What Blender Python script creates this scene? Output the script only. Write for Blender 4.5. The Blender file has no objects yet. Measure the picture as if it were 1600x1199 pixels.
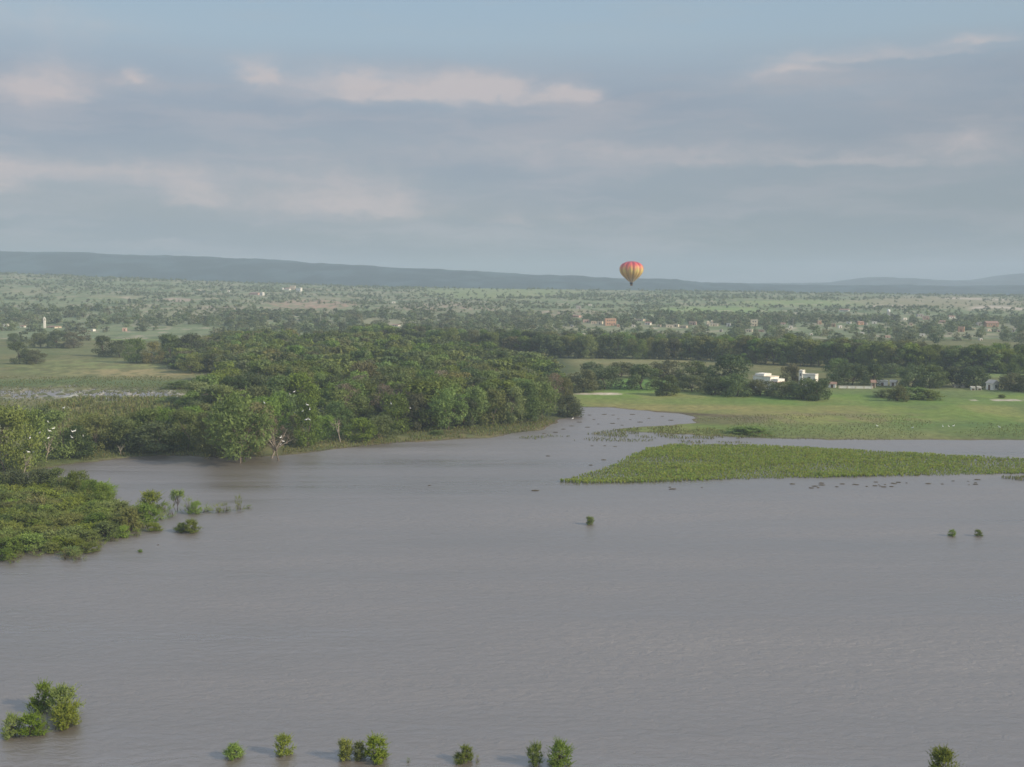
import bpy, math
import numpy as np
from mathutils import Vector
R = math.radians
scene = bpy.context.scene
COL = scene.collection

# ---------------------------------------------------------------- camera
F = 1716.0                     # focal length in photograph pixels (1600 wide)
CAMZ = 45.0
PITCH = math.atan(159.5 / F)
cam_d = bpy.data.cameras.new("camera"); cam = bpy.data.objects.new("camera", cam_d); COL.objects.link(cam)
cam_d.sensor_fit = 'HORIZONTAL'; cam_d.sensor_width = 36.0; cam_d.lens = 36.0 * F / 1600.0
cam_d.clip_start = 0.5; cam_d.clip_end = 20000
cam.location = (0, 0, CAMZ); cam.rotation_euler = (math.pi / 2 - PITCH, 0, 0)
scene.camera = cam

# ---------------------------------------------------------------- exposure and render
scene.view_settings.view_transform = 'Standard'
scene.view_settings.look = 'None'
scene.view_settings.exposure = 0.0
scene.view_settings.gamma = 1.0
scene.view_settings.use_curve_mapping = False
cy = scene.cycles
cy.max_bounces = 6; cy.diffuse_bounces = 3; cy.glossy_bounces = 2; cy.transmission_bounces = 3
cy.volume_bounces = 1; cy.transparent_max_bounces = 4
cy.use_denoising = True
cy.filter_width = 1.6

# ---------------------------------------------------------------- sun
SUN_EL, SUN_AZ = R(28), R(113)      # azimuth from +Y clockwise: to the right and behind the camera
sun_d = bpy.data.lights.new("sun", 'SUN'); sun = bpy.data.objects.new("sun", sun_d); COL.objects.link(sun)
sun_d.energy = 4.8; sun_d.angle = R(0.5); sun_d.color = (1.0, 0.86, 0.66)
sdir = Vector((math.sin(SUN_AZ) * math.cos(SUN_EL), math.cos(SUN_AZ) * math.cos(SUN_EL), math.sin(SUN_EL)))
sun.rotation_euler = sdir.to_track_quat('Z', 'Y').to_euler()
sun.location = (60, -60, 120)

# ---------------------------------------------------------------- node helper
class NB:
    def __init__(s, nt): s.nt = nt
    def n(s, kind, **kw):
        nd = s.nt.nodes.new(kind)
        for k, v in kw.items(): setattr(nd, k, v)
        return nd
    def put(s, sock, v):
        if v is None: return
        if hasattr(v, 'is_output') or isinstance(v, bpy.types.NodeSocket): s.nt.links.new(v, sock)
        else:
            if isinstance(v, (tuple, list)) and sock.type == 'RGBA' and len(v) == 3: v = (*v, 1)
            sock.default_value = v
    def math(s, op, a, b=None, c=None, clamp=False):
        nd = s.n('ShaderNodeMath', operation=op, use_clamp=clamp)
        s.put(nd.inputs[0], a); s.put(nd.inputs[1], b); s.put(nd.inputs[2], c)
        return nd.outputs[0]
    def vmath(s, op, a, b=None, out=0):
        nd = s.n('ShaderNodeVectorMath', operation=op)
        s.put(nd.inputs[0], a)
        if b is not None: s.put(nd.inputs[1], b)
        return nd.outputs[out]
    def mix(s, fac, a, b, blend='MIX'):
        nd = s.n('ShaderNodeMix', data_type='RGBA', blend_type=blend)
        s.put(nd.inputs[0], fac); s.put(nd.inputs[6], a); s.put(nd.inputs[7], b)
        return nd.outputs[2]
    def noise(s, vec, scale, detail=3, rough=.5, out=0, dist=0.0):
        nd = s.n('ShaderNodeTexNoise'); s.put(nd.inputs['Vector'], vec)
        nd.inputs['Scale'].default_value = scale; nd.inputs['Detail'].default_value = detail
        nd.inputs['Roughness'].default_value = rough; nd.inputs['Distortion'].default_value = dist
        return nd.outputs[out]
    def rng(s, v, a, b, c=0.0, d=1.0, smooth=False):
        nd = s.n('ShaderNodeMapRange'); nd.interpolation_type = 'SMOOTHSTEP' if smooth else 'LINEAR'
        s.put(nd.inputs[0], v)
        for i, q in zip((1, 2, 3, 4), (a, b, c, d)): nd.inputs[i].default_value = q
        return nd.outputs[0]
    def xyz(s, x, y, z):
        nd = s.n('ShaderNodeCombineXYZ'); s.put(nd.inputs[0], x); s.put(nd.inputs[1], y); s.put(nd.inputs[2], z)
        return nd.outputs[0]

def lin(r, g, b):
    f = lambda c: (c / 255 / 12.92) if c / 255 <= .04045 else ((c / 255 + .055) / 1.055) ** 2.4
    return (f(r), f(g), f(b), 1.0)

# ---------------------------------------------------------------- world: sky with layered cloud
world = bpy.data.worlds.new("World"); scene.world = world; world.use_nodes = True
nt = world.node_tree; nt.nodes.clear(); W = NB(nt)
out = W.n('ShaderNodeOutputWorld'); bg = W.n('ShaderNodeBackground'); nt.links.new(bg.outputs[0], out.inputs[0])
sky = W.n('ShaderNodeTexSky', sky_type='NISHITA'); sky.sun_disc = False
sky.sun_elevation = SUN_EL; sky.sun_rotation = SUN_AZ; sky.altitude = 1900; sky.dust_density = 1.0; sky.air_density = 1.0
SKY_STRENGTH = 0.12
skyc = W.vmath('SCALE', sky.outputs[0]); skyc.node.inputs[3].default_value = SKY_STRENGTH
tc = W.n('ShaderNodeTexCoord')
sep = W.n('ShaderNodeSeparateXYZ'); nt.links.new(tc.outputs['Generated'], sep.inputs[0])
az = W.math('ARCTAN2', sep.outputs[0], sep.outputs[1]); el = W.math('ARCSINE', sep.outputs[2])
P0 = W.xyz(az, el, 0.0)
# warp for billowy edges
wv = W.noise(W.vmath('MULTIPLY', P0, (1.0, 2.2, 1.0)), 22, 5, .6, out=1)
wv = W.vmath('MULTIPLY', W.vmath('SUBTRACT', wv, (.5, .5, .5)), (.06, .020, 0))
P = W.vmath('ADD', P0, wv)
nA = W.noise(W.vmath('MULTIPLY', P, (1.0, 6.0, 1.0)), 3.0, 5, .55)
nB = W.noise(W.vmath('MULTIPLY', W.vmath('ADD', P, (3.1, .7, 0)), (1.0, 7.5, 1.0)), 5.5, 5, .55)
def V2EL(v): return (440.0 - v) / F
ramp = W.n('ShaderNodeValToRGB'); nt.links.new(W.math('MULTIPLY', el, 1 / .6), ramp.inputs[0])
cr = ramp.color_ramp
stops = [(-.02, (132, 143, 149)), (.04, (141, 150, 156)), (.09, (152, 162, 171)), (.14, (153, 163, 175)), (.175, (158, 171, 184)),
         (.21, (163, 183, 197)), (.26, (158, 183, 202)), (.38, (196, 211, 232)), (.60, (206, 221, 243))]
while len(cr.elements) < len(stops): cr.elements.new(.5)
for e, (p, c) in zip(cr.elements, stops): e.position = max(0, p / .6); e.color = lin(*c)
veil = ramp.outputs[0]
# darker slate bands and paler lavender bands in the layer cloud
band = W.rng(nA, .35, .68, 0, 1, True)
low = W.rng(el, .155, .215, 1, 0, True)
dark = W.mix(W.math('MULTIPLY', W.math('MULTIPLY', band, low), .50), veil, lin(138, 150, 167))
pale = W.mix(W.math('MULTIPLY', W.math('MULTIPLY', W.rng(nB, .42, .68, 0, 1, True), low), .75), dark, lin(170, 171, 178))
hi = W.rng(el, .18, .24, 0, 1, True)
pale = W.mix(W.math('MULTIPLY', W.math('MULTIPLY', W.rng(nB, .45, .75, 0, 1, True), hi), .45), pale, lin(172, 182, 188))
vfac = W.rng(el, .2, 1.2, .93, .75)
base = W.mix(vfac, skyc, pale)
# warm lit heaps: (px u, px v, half width, half height, strength)
heaps = [(480, 150, 120, 22, .28), (640, 152, 190, 26, .30), (820, 160, 110, 15, .5), (80, 178, 120, 48, .25), (430, 316, 270, 40, .27), (60, 300, 130, 38, .25), (250, 272, 300, 18, .30),
         (1380, 150, 280, 26, .28), (1200, 252, 430, 16, .32), (700, 240, 300, 16, .26), (60, 60, 200, 40, .12), (1500, 210, 160, 20, .25), (900, 320, 300, 20, .22), (860, 180, 200, 14, .25),
         (405, 132, 38, 22, .9), (560, 133, 62, 20, .75), (600, 155, 80, 12, .6), (740, 145, 75, 22, 1.1), (895, 153, 36, 13, .95),
         (1350, 112, 160, 11, .55), (1500, 100, 55, 10, .5), (1240, 128, 60, 12, .55), (120, 158, 60, 34, .6), (60, 175, 45, 28, .5),
         (222, 150, 24, 12, .8), (530, 312, 120, 34, .7), (620, 318, 40, 26, .35), (320, 310, 60, 24, .6), (240, 285, 60, 18, .35),
         (10, 292, 40, 26, .7), (110, 280, 90, 18, .3), (795, 345, 34, 13, .45), (890, 342, 60, 10, .22), (1010, 356, 60, 10, .22),
         (1300, 264, 180, 8, .4), (1490, 240, 55, 16, .35), (1500, 265, 90, 12, .3), (1180, 140, 90, 8, .25), (100, 70, 170, 24, .22),
         (420, 18, 200, 10, .25), (300, 165, 160, 10, .15), (1120, 235, 200, 12, .25), (820, 225, 160, 14, .25)]
acc = None
for u, v, w, h, s in heaps:
    d = W.vmath('MULTIPLY', W.vmath('SUBTRACT', P, ((u - 800) / F * .97, V2EL(v + h * .45), 0)), (F / w, F / h, 0))
    sk = 1.0 if s < .3 else 2.3
    d = W.vmath('MULTIPLY', W.vmath('MAXIMUM', W.vmath('MULTIPLY', d, (1, -sk, 1)), W.vmath('MULTIPLY', d, (1, .68, 1))), (1, 1, 0))
    g = W.math('MULTIPLY', W.math('EXPONENT', W.math('MULTIPLY', W.vmath('DOT_PRODUCT', d, d, out=1), -1.0)), s)
    acc = g if acc is None else W.math('ADD', acc, g)
nC = W.noise(W.vmath('MULTIPLY', P, (1.0, 1.8, 1.0)), 30, 6, .6)
heapf = W.math('MULTIPLY', W.rng(W.math('ADD', acc, W.math('MULTIPLY', W.math('SUBTRACT', nC, .5), W.math('MULTIPLY', acc, 1.7))), .05, 1.15, 0, 1, True), .64)
base = W.mix(W.math('MULTIPLY', W.rng(az, -.1, .6, 0, 1, True), W.rng(el, 0, .3, .45, 0)), base, lin(118, 131, 140))
final = W.mix(heapf, base, lin(210, 197, 194))
nt.links.new(final, bg.inputs[0]); bg.inputs[1].default_value = 1.0
try: world.cycles.sampling_method = 'MANUAL'; world.cycles.sample_map_resolution = 1024
except Exception: pass

# ---------------------------------------------------------------- object helpers
def tag(o, label=None, cat=None, group=None, kind=None):
    if label: o['label'] = label
    if cat: o['category'] = cat
    if group: o['group'] = group
    if kind: o['kind'] = kind
    return o
def link(name, data, mat=None, parent=None):
    o = bpy.data.objects.new(name, data); COL.objects.link(o)
    if mat is not None and data is not None and not data.materials: data.materials.append(mat)
    if parent is not None: o.parent = parent
    return o
def empty(name, loc, rz=0.0, scale=(1, 1, 1)):
    o = bpy.data.objects.new(name, None); COL.objects.link(o); o.empty_display_size = .5
    o.location = loc; o.rotation_euler = (0, 0, rz); o.scale = scale
    return o
def np_mesh(name, verts, faces, col=None, smooth=False):
    """faces: (n,k) int array, all the same size k"""
    verts = np.asarray(verts, np.float32); faces = np.asarray(faces, np.int32)
    me = bpy.data.meshes.new(name); n, k = faces.shape
    me.vertices.add(len(verts)); me.vertices.foreach_set('co', verts.ravel())
    me.loops.add(n * k); me.loops.foreach_set('vertex_index', faces.ravel())
    me.polygons.add(n); me.polygons.foreach_set('loop_start', np.arange(0, n * k, k, dtype=np.int32))
    me.polygons.foreach_set('use_smooth', np.full(n, bool(smooth)))
    if col is not None:
        a = me.color_attributes.new('cover', 'FLOAT_COLOR', 'POINT')
        c = np.ones((len(verts), 4), np.float32); c[:, :col.shape[1]] = col
        a.data.foreach_set('color', c.ravel())
    me.update(); me.validate(); return me

def mat_new(name):
    m = bpy.data.materials.new(name); m.use_nodes = True; m.node_tree.nodes.clear()
    return m, NB(m.node_tree)
def finish(m, b, shader, disp=None):
    o = b.n('ShaderNodeOutputMaterial'); m.node_tree.links.new(shader, o.inputs[0])
    return m
def simple(name, color, rough=.8, var=.12, scale=3.0, spec=.2):
    m, b = mat_new(name)
    geo = b.n('ShaderNodeNewGeometry')
    nz = b.noise(geo.outputs['Position'], scale, 4)
    c = b.mix(b.rng(nz, .3, .7), tuple(x * (1 - var * 2) for x in color), tuple(min(1, x * (1 + var)) for x in color))
    p = b.n('ShaderNodeBsdfPrincipled'); b.put(p.inputs['Base Color'], c)
    p.inputs['Roughness'].default_value = rough; p.inputs['Specular IOR Level'].default_value = spec
    return finish(m, b, p.outputs[0])

# ---------------------------------------------------------------- numpy noise
def _h(ix, iy, seed):
    n = (ix.astype(np.int64) * 374761393 + iy.astype(np.int64) * 668265263 + seed * 1442695041) & 0xFFFFFFFF
    n = ((n ^ (n >> 13)) * 1274126177) & 0xFFFFFFFF
    return ((n ^ (n >> 16)) & 0xFFFFFF) / float(0xFFFFFF)
def vnoise(x, y, seed=0):
    x0 = np.floor(x); y0 = np.floor(y); fx = x - x0; fy = y - y0
    fx = fx * fx * (3 - 2 * fx); fy = fy * fy * (3 - 2 * fy)
    a = _h(x0, y0, seed); b = _h(x0 + 1, y0, seed); c = _h(x0, y0 + 1, seed); d = _h(x0 + 1, y0 + 1, seed)
    return (a * (1 - fx) + b * fx) * (1 - fy) + (c * (1 - fx) + d * fx) * fy
def fbm(x, y, oct=4, seed=0):
    t = 0; amp = .5; s = 0
    for i in range(oct):
        t = t + amp * vnoise(x, y, seed + i * 17); s += amp; amp *= .5; x = x * 2.03 + 11.3; y = y * 2.03 + 5.1
    return t / s
def sstep(a, b, x):
    t = np.clip((x - a) / (b - a), 0, 1); return t * t * (3 - 2 * t)

# ---------------------------------------------------------------- plan of the place (survey points read off the photograph)
CP, SP = math.cos(PITCH), math.sin(PITCH)
def ray(u, v):
    x = (np.asarray(u, float) - 800) / F; y = (599.5 - np.asarray(v, float)) / F
    return x, CP + y * SP, -SP + y * CP          # direction (x, y, z), unnormalised
def flat(u, v):
    dx, dy, dz = ray(u, v); t = CAMZ / -dz
    return dx * t, dy * t
def pix(x, y, z):
    zz = z - CAMZ; d = y * CP - zz * SP; d = np.maximum(d, 1e-3)
    up = y * SP + zz * CP
    return 800 + F * x / d, 599.5 - F * up / d
def poly_world(pts):
    a = np.array(pts, float); X, Y = flat(a[:, 0], a[:, 1]); return np.stack([X, Y], 1)
def sdf(x, y, poly):
    """signed distance, positive inside"""
    sh = x.shape; x = x.ravel(); y = y.ravel()
    d = np.full(x.shape, 1e18); ins = np.zeros(x.shape, bool); n = len(poly)
    for i in range(n):
        ax, ay = poly[i]; bx, by = poly[(i + 1) % n]
        ex, ey = bx - ax, by - ay; wx, wy = x - ax, y - ay
        t = np.clip((wx * ex + wy * ey) / (ex * ex + ey * ey + 1e-12), 0, 1)
        d = np.minimum(d, (wx - ex * t) ** 2 + (wy - ey * t) ** 2)
        c = ((ay > y) != (by > y)) & (x < (bx - ax) * (y - ay) / (by - ay + 1e-12) + ax)
        ins ^= c
    return (np.where(ins, 1, -1) * np.sqrt(d)).reshape(sh)

WATER = poly_world([(-4200, 1500), (-2600, 800), (-900, 752), (0, 742), (130, 724), (200, 714), (300, 712), (340, 716), (440, 713), (520, 703), (640, 691),
                    (760, 684), (835, 674), (862, 664), (880, 655), (906, 650), (903, 637), (960, 637.5), (1010, 642), (1060, 647), (1088, 654),
                    (1075, 662), (1010, 667), (960, 672), (1000, 676), (1100, 681), (1200, 685), (1300, 687), (1600, 688), (2400, 696),
                    (3600, 720), (6000, 1000), (6000, 2600), (0, 2600), (-4200, 2600)])
CROP = poly_world([(868, 753.5), (930, 735), (1012, 701), (1050, 696), (1120, 695), (1200, 696.5), (1300, 701), (1400, 707), (1600, 717),
                   (1900, 728), (1900, 738), (1600, 742), (1450, 744), (1300, 747), (1200, 749), (1000, 755), (900, 757)])
BARS = [poly_world([(780, 684), (860, 681), (920, 684), (1000, 687), (1100, 690), (1210, 692), (1100, 694.5), (1000, 691.5), (900, 689), (830, 687)]),
        poly_world([(915, 679), (960, 672), (1060, 668), (1160, 676), (1220, 684), (1130, 687), (1040, 686), (960, 684)])]
RIDGE_U = [-1500, -400, 0, 200, 400, 600, 800, 1000, 1200, 1400, 1600, 2000, 3200]
RIDGE_V = [415, 421, 427, 435, 443, 449, 452, 454, 457, 460, 462, 463, 463]
RY = 2300.0
def height(x, y):
    x = np.asarray(x, float); y = np.asarray(y, float)
    sd = -sdf(x, y, WATER)
    sd = sd + (fbm(x * .12, y * .12, 3, 5) - .5) * 5 * np.clip(y / 300, .5, 1.5)
    z = np.where(sd < 0, np.maximum(sd * .06, -1.6), np.minimum(sd * .05, .55))
    z = z + np.where(sd > 0, (fbm(x * .03, y * .03, 3, 9) - .5) * .5 * np.clip(sd / 30, 0, 1), 0)
    # flooded hollows in the left meadow show standing water
    u, v = pix(x, np.maximum(y, 30), 0 * x)
    m = np.exp(-((v - (616 + (u - 60) * .008)) / 8.0) ** 2) * sstep(300, 268, u) * (1 - .8 * np.exp(-((u - 118) / 14.0) ** 2))
    m = np.maximum(m, .8 * np.exp(-((v - 604) / 4.0) ** 2 - ((u - 95) / 30.0) ** 2))
    nz = fbm(x * .55, y * .22, 3, 21)
    z = np.where((m > .15) & (nz > .69 - .30 * m), -.12, z)
    # flooded grass flats just above the water line
    vr = np.interp(800 + F * x / np.maximum(y, 50), RIDGE_U, RIDGE_V)
    zr = CAMZ - (vr - 440) / F * RY
    s = np.clip((y - 900) / (RY - 900), 0, 1)
    rise = zr * (s ** 1.15) + (fbm(x / 260, y / 200, 4, 3) - .5) * 14 * np.sin(np.pi * np.clip(s, 0, 1))
    back = np.maximum(zr - (y - RY) * .05, 6)
    z = z + np.where(y > RY, back, np.where(y > 900, rise, 0))
    return z
def place(u, v):
    """walk from the camera along the sight line until it meets the land or water"""
    dx, dy, dz = [float(q) for q in ray(u, v)]
    t = np.geomspace(50, 7000, 3000); zz = height(dx * t, dy * t); zz = np.maximum(zz, 0)
    hit = np.nonzero(CAMZ + dz * t < zz)[0]
    i = hit[0] if len(hit) else 2999
    return dx * t[i], dy * t[i], float(zz[i])
PXM = lambda y: y * CP / F          # metres per photograph pixel at distance y

# ---------------------------------------------------------------- land cover
def mixc(c, col, f):
    f = np.clip(f, 0, 1)[..., None]; return c * (1 - f) + np.array(col) * f
def ell(u, v, cu, cv, ru, rv, soft=.35):
    d = np.sqrt(((u - cu) / ru) ** 2 + ((v - cv) / rv) ** 2); return 1 - sstep(1 - soft, 1 + soft, d)
def landcover(x, y, z):
    u, v = pix(x, np.maximum(y, 30), z)
    n1 = fbm(x * .05, y * .03, 4, 31); n2 = fbm(x * .25, y * .12, 4, 41); n3 = fbm(x / 120, y / 60, 4, 51)
    c = np.zeros(x.shape + (3,)) + np.array((.135, .135, .060))
    c = mixc(c, (.095, .11, .042), sstep(.4, .65, n1))
    # left meadow: olive, straw and green strips
    left = sstep(360, 320, u) * sstep(690, 600, v)
    c = mixc(c, (.17, .19, .075), left * ell(u, v, 200, 575, 200, 14) * sstep(.35, .6, n2))
    c = mixc(c, (.24, .20, .10), left * ell(u, v, 230, 583, 130, 7) * sstep(.4, .55, n2) * .8)
    c = mixc(c, (.09, .13, .05), left * ell(u, v, 100, 598, 200, 6) * .7)
    c = mixc(c, (.17, .22, .08), ell(u, v, 200, 526, 110, 6))
    c = mixc(c, (.12, .14, .06), ell(u, v, 60, 548, 130, 8) * .6)
    # right pasture
    past = sstep(880, 920, u) * sstep(700, 640, v) * sstep(605, 615, v)
    c = mixc(c, (.125, .19, .040), past * .92)
    c = mixc(c, (.19, .19, .07), past * sstep(.50, .64, fbm(x * .035, y * .018, 4, 57)) * .6)
    c = mixc(c, (.09, .13, .045), past * sstep(.55, .66, fbm(x * .05, y * .03, 4, 58)) * .6)
    c = mixc(c, (.20, .185, .070), past * sstep(618, 630, v) * sstep(665, 645, v) * sstep(1650, 1050, u) * sstep(.15, .5, n1) * .9)
    c = mixc(c, (.17, .15, .075), past * ell(u, v, 1290, 655, 170, 12) * sstep(.35, .6, n2) * .8)
    c = mixc(c, (.095, .165, .038), past * ell(u, v, 1350, 628, 420, 6 + 0 * u) * .6)
    c = mixc(c, (.09, .145, .048), past * ell(u, v, 1550, 672, 380, 12) * .6)
    bank = np.exp(-((v - (638 + np.clip(u - 905, 0, 400) * .052)) / 2.2) ** 2) * sstep(900, 915, u) * sstep(1230, 1100, u)
    c = mixc(c, (.09, .065, .045), bank)
    c = mixc(c, (.11, .10, .055), ell(u, v, 1130, 656, 70, 8) * .7)
    c = mixc(c, (.42, .38, .30), ell(u, v, 940, 615.5, 42, 1.8) * sstep(.4, .5, n2))
    c = mixc(c, (.10, .19, .04), ell(u, v, 1000, 603, 60, 12) * .8)
    c = mixc(c, (.17, .17, .08), ell(u, v, 1000, 564, 130, 5))
    c = mixc(c, (.14, .19, .07), ell(u, v, 1530, 584, 160, 6))
    c = mixc(c, (.12, .15, .06), ell(u, v, 1480, 612, 190, 6) * .6)
    c = mixc(c, (.38, .34, .28), ell(u, v, 1570, 625.5, 60, 1.2) * sstep(.42, .5, n2))
    # wooded ground is leaf litter and undergrowth
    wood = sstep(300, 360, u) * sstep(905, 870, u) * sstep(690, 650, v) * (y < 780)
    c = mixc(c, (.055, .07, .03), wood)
    c = mixc(c, (.15, .13, .06), np.exp(-((v - (690 - (u - 640) * .10)) / 12.0) ** 2) * sstep(420, 470, u) * sstep(900, 860, u) * sstep(.3, .6, n2))
    # slopes behind the village
    hl = (y > 850).astype(float)
    g = np.zeros_like(c) + np.array((.150, .18, .095))
    g = mixc(g, (.20, .20, .12), sstep(.42, .62, n3))
    g = mixc(g, (.10, .13, .06), sstep(.5, .7, n1))
    g = mixc(g, (.17, .23, .085), ell(u, v, 1110, 488, 100, 9)); g = mixc(g, (.18, .22, .09), ell(u, v, 780, 458, 130, 9) * .8)
    g = mixc(g, (.18, .23, .09), ell(u, v, 1270, 474, 140, 5) * .8)
    g = mixc(g, (.30, .21, .155), ell(u, v, 490, 476, 70, 8) * sstep(.4, .55, n2)); g = mixc(g, (.26, .21, .15), ell(u, v, 700, 480, 100, 7) * sstep(.45, .6, n2))
    g = mixc(g, (.25, .20, .14), ell(u, v, 860, 492, 90, 7) * sstep(.4, .6, n2)); g = mixc(g, (.30, .24, .19), ell(u, v, 275, 469, 28, 3))
    g = mixc(g, (.30, .24, .19), ell(u, v, 350, 482, 40, 4) * sstep(.4, .55, n2)); g = mixc(g, (.17, .22, .09), ell(u, v, 450, 508, 60, 4))
    g = mixc(g, (.22, .20, .12), ell(u, v, 1480, 472, 150, 9) * .8)
    road = np.exp(-((v - (482 + 2.2 * np.sin(u / 21.0))) / 2.0) ** 2) * sstep(1500, 1530, u)
    road = np.maximum(road, np.exp(-((v - (466 + (u - 1480) * .03)) / 1.2) ** 2) * sstep(1460, 1480, u) * sstep(1590, 1560, u))
    road = np.maximum(road, np.exp(-((v - (479 - (u - 1350) * .02)) / 1.2) ** 2) * sstep(1345, 1360, u) * sstep(1420, 1400, u))
    road = np.maximum(road, np.exp(-((v - (519 - (u - 1195) * .12)) / 2.0) ** 2) * sstep(1190, 1200, u) * sstep(1250, 1235, u) * .7)
    g = mixc(g, (.42, .36, .29), road)
    speck = fbm(x * .09, y * .05, 3, 77)
    g = mixc(g, (.36, .30, .23), sstep(.66, .74, speck) * .55)
    c = mixc(c, (0, 0, 0), hl) + g * hl[..., None]
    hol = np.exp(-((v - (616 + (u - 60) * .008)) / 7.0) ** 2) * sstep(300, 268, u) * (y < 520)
    c = mixc(c, (.42, .40, .37), hol * sstep(.50, .60, fbm(x * .5, y * .2, 3, 22)) * .85)  # pale patches paint the floodwater's sky reflection into the ground colour
    c = mixc(c, (.10, .08, .055), (z < .06).astype(float) * (y < 1000) * .75)
    return c

azs = np.radians(np.concatenate([np.linspace(-180, -34, 60), np.arange(-33, 33.001, .1), np.linspace(34, 180, 60)]))
rs = np.concatenate([[.5, 20, 40, 60], np.geomspace(75, 7000, 800)])
A, RR = np.meshgrid(azs, rs); GX = RR * np.sin(A); GY = RR * np.cos(A)
GZ = height(GX, GY); GZ = np.where(GY < 40, -1.6, GZ)
nr, nc = GX.shape
idx = np.arange(nr * nc).reshape(nr, nc)
q = np.stack([idx[:-1, :-1], idx[:-1, 1:], idx[1:, 1:], idx[1:, :-1]], -1).reshape(-1, 4)[:, ::-1]
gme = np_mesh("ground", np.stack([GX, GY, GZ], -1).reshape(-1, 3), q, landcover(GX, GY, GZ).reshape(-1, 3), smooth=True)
m, b = mat_new("meadow_and_soil")
at = b.n('ShaderNodeAttribute', attribute_name='cover'); geo = b.n('ShaderNodeNewGeometry')
pos = b.vmath('MULTIPLY', geo.outputs['Position'], (1, 1, .0))
na = b.noise(pos, .35, 6, .65); nb_ = b.noise(pos, .045, 5, .6)
c = b.mix(1.0, at.outputs[0], b.xyz(*[b.rng(na, .25, .75, .75, 1.6)] * 3), 'MULTIPLY')
c = b.mix(1.0, c, b.xyz(b.rng(nb_, .3, .7, .8, 1.22), b.rng(nb_, .3, .7, .88, 1.12), b.rng(nb_, .3, .7, .85, 1.15)), 'MULTIPLY')
p = b.n('ShaderNodeBsdfPrincipled'); b.put(p.inputs['Base Color'], c); p.inputs['Roughness'].default_value = .95
p.inputs['Specular IOR Level'].default_value = .1
bp = b.n('ShaderNodeBump'); bp.inputs['Strength'].default_value = .7; bp.inputs['Distance'].default_value = .5
b.put(bp.inputs['Height'], na); b.put(p.inputs['Normal'], bp.outputs[0])
MG = finish(m, b, p.outputs[0])
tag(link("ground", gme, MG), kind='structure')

# ---------------------------------------------------------------- water
m, b = mat_new("muddy_flood_water")
geo = b.n('ShaderNodeNewGeometry'); pos = geo.outputs['Position']
w1 = b.noise(b.vmath('MULTIPLY', pos, (.5, 1.0, 1)), 1.0, 5, .68, dist=.5)
w2 = b.noise(b.vmath('MULTIPLY', pos, (.35, 1.0, 1)), .16, 3, .5)
big = b.noise(b.vmath('MULTIPLY', pos, (.22, 1.0, 1)), .022, 5, .6, dist=.6)
hgt = b.math('ADD', b.math('MULTIPLY', w1, 1.0), b.math('MULTIPLY', w2, 1.2))
bp = b.n('ShaderNodeBump'); bp.inputs['Distance'].default_value = .46
lane = b.noise(b.vmath('MULTIPLY', pos, (.10, 1.0, 1)), .06, 4, .6, dist=.8)
b.put(bp.inputs['Strength'], b.math('MULTIPLY', b.rng(big, .38, .62, .45, 1.0), b.rng(lane, .35, .62, .45, 1.1))); b.put(bp.inputs['Height'], hgt)
p = b.n('ShaderNodeBsdfPrincipled')
b.put(p.inputs['Base Color'], b.mix(b.rng(big, .35, .65), (.122, .100, .080), (.155, .128, .106)))
b.put(p.inputs['Roughness'], b.math('ADD', b.rng(big, .35, .65, .33, .42), b.rng(lane, .33, .62, -.12, .09))); p.inputs['IOR'].default_value = 2.7
p.inputs['Specular IOR Level'].default_value = .5
b.put(p.inputs['Normal'], bp.outputs[0])
MW = finish(m, b, p.outputs[0])
an = np.linspace(0, 2 * np.pi, 97)[:-1]
wv_ = [(0, 0, 0)] + [(900 * math.cos(a), 900 * math.sin(a) if math.sin(a) > 0 else 900 * math.sin(a), 0) for a in an]
wf = [(0, i + 1, (i + 1) % 96 + 1) for i in range(96)]
tag(link("water", np_mesh("water", wv_, wf), MW), kind='structure')

# ---------------------------------------------------------------- far hills
def hill(name, Y, us, vs, depth, seed, col):
    xs = np.linspace((us[0] - 800) / F * Y, (us[-1] - 800) / F * Y, 420)
    top = CAMZ - (np.interp(800 + F * xs / Y, us, vs) - 440) / F * Y
    top = top + (fbm(xs / 90, xs * 0, 4, seed) - .5) * 7 + (fbm(xs / 14, xs * 0, 3, seed + 5) - .5) * 4
    t = np.linspace(-1, 1, 61)
    prof = np.where(t < 0, 1 - np.abs(t) ** 1.6, 1 - np.abs(t) ** 2)
    X, T = np.meshgrid(xs, t); PR = np.meshgrid(xs, prof)[1]
    YY = Y + T * depth
    Z = -1 + (np.maximum(top, 8) + 1) * PR + (fbm(X / 120, YY / 120, 5, seed + 2) - .5) * 26 * np.sqrt(np.clip(1 - np.abs(T), 0, 1)) * np.clip(-T * 4, 0, 1)
    n, k = X.shape; ix = np.arange(n * k).reshape(n, k)
    f = np.stack([ix[:-1, :-1], ix[:-1, 1:], ix[1:, 1:], ix[1:, :-1]], -1).reshape(-1, 4)
    n5 = fbm(X / 60, YY / 90, 5, seed + 9)
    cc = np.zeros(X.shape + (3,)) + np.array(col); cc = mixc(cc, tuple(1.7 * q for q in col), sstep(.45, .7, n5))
    me = np_mesh(name, np.stack([X, YY, Z], -1).reshape(-1, 3), f, cc.reshape(-1, 3), True)
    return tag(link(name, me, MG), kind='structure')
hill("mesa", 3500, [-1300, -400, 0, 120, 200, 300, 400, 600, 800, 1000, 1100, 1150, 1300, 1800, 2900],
     [380, 389, 393.5, 395, 397.5, 401, 405, 417, 427.5, 436, 441, 443.5, 446, 447, 446], 800, 4, (.028, .046, .052))
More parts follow.
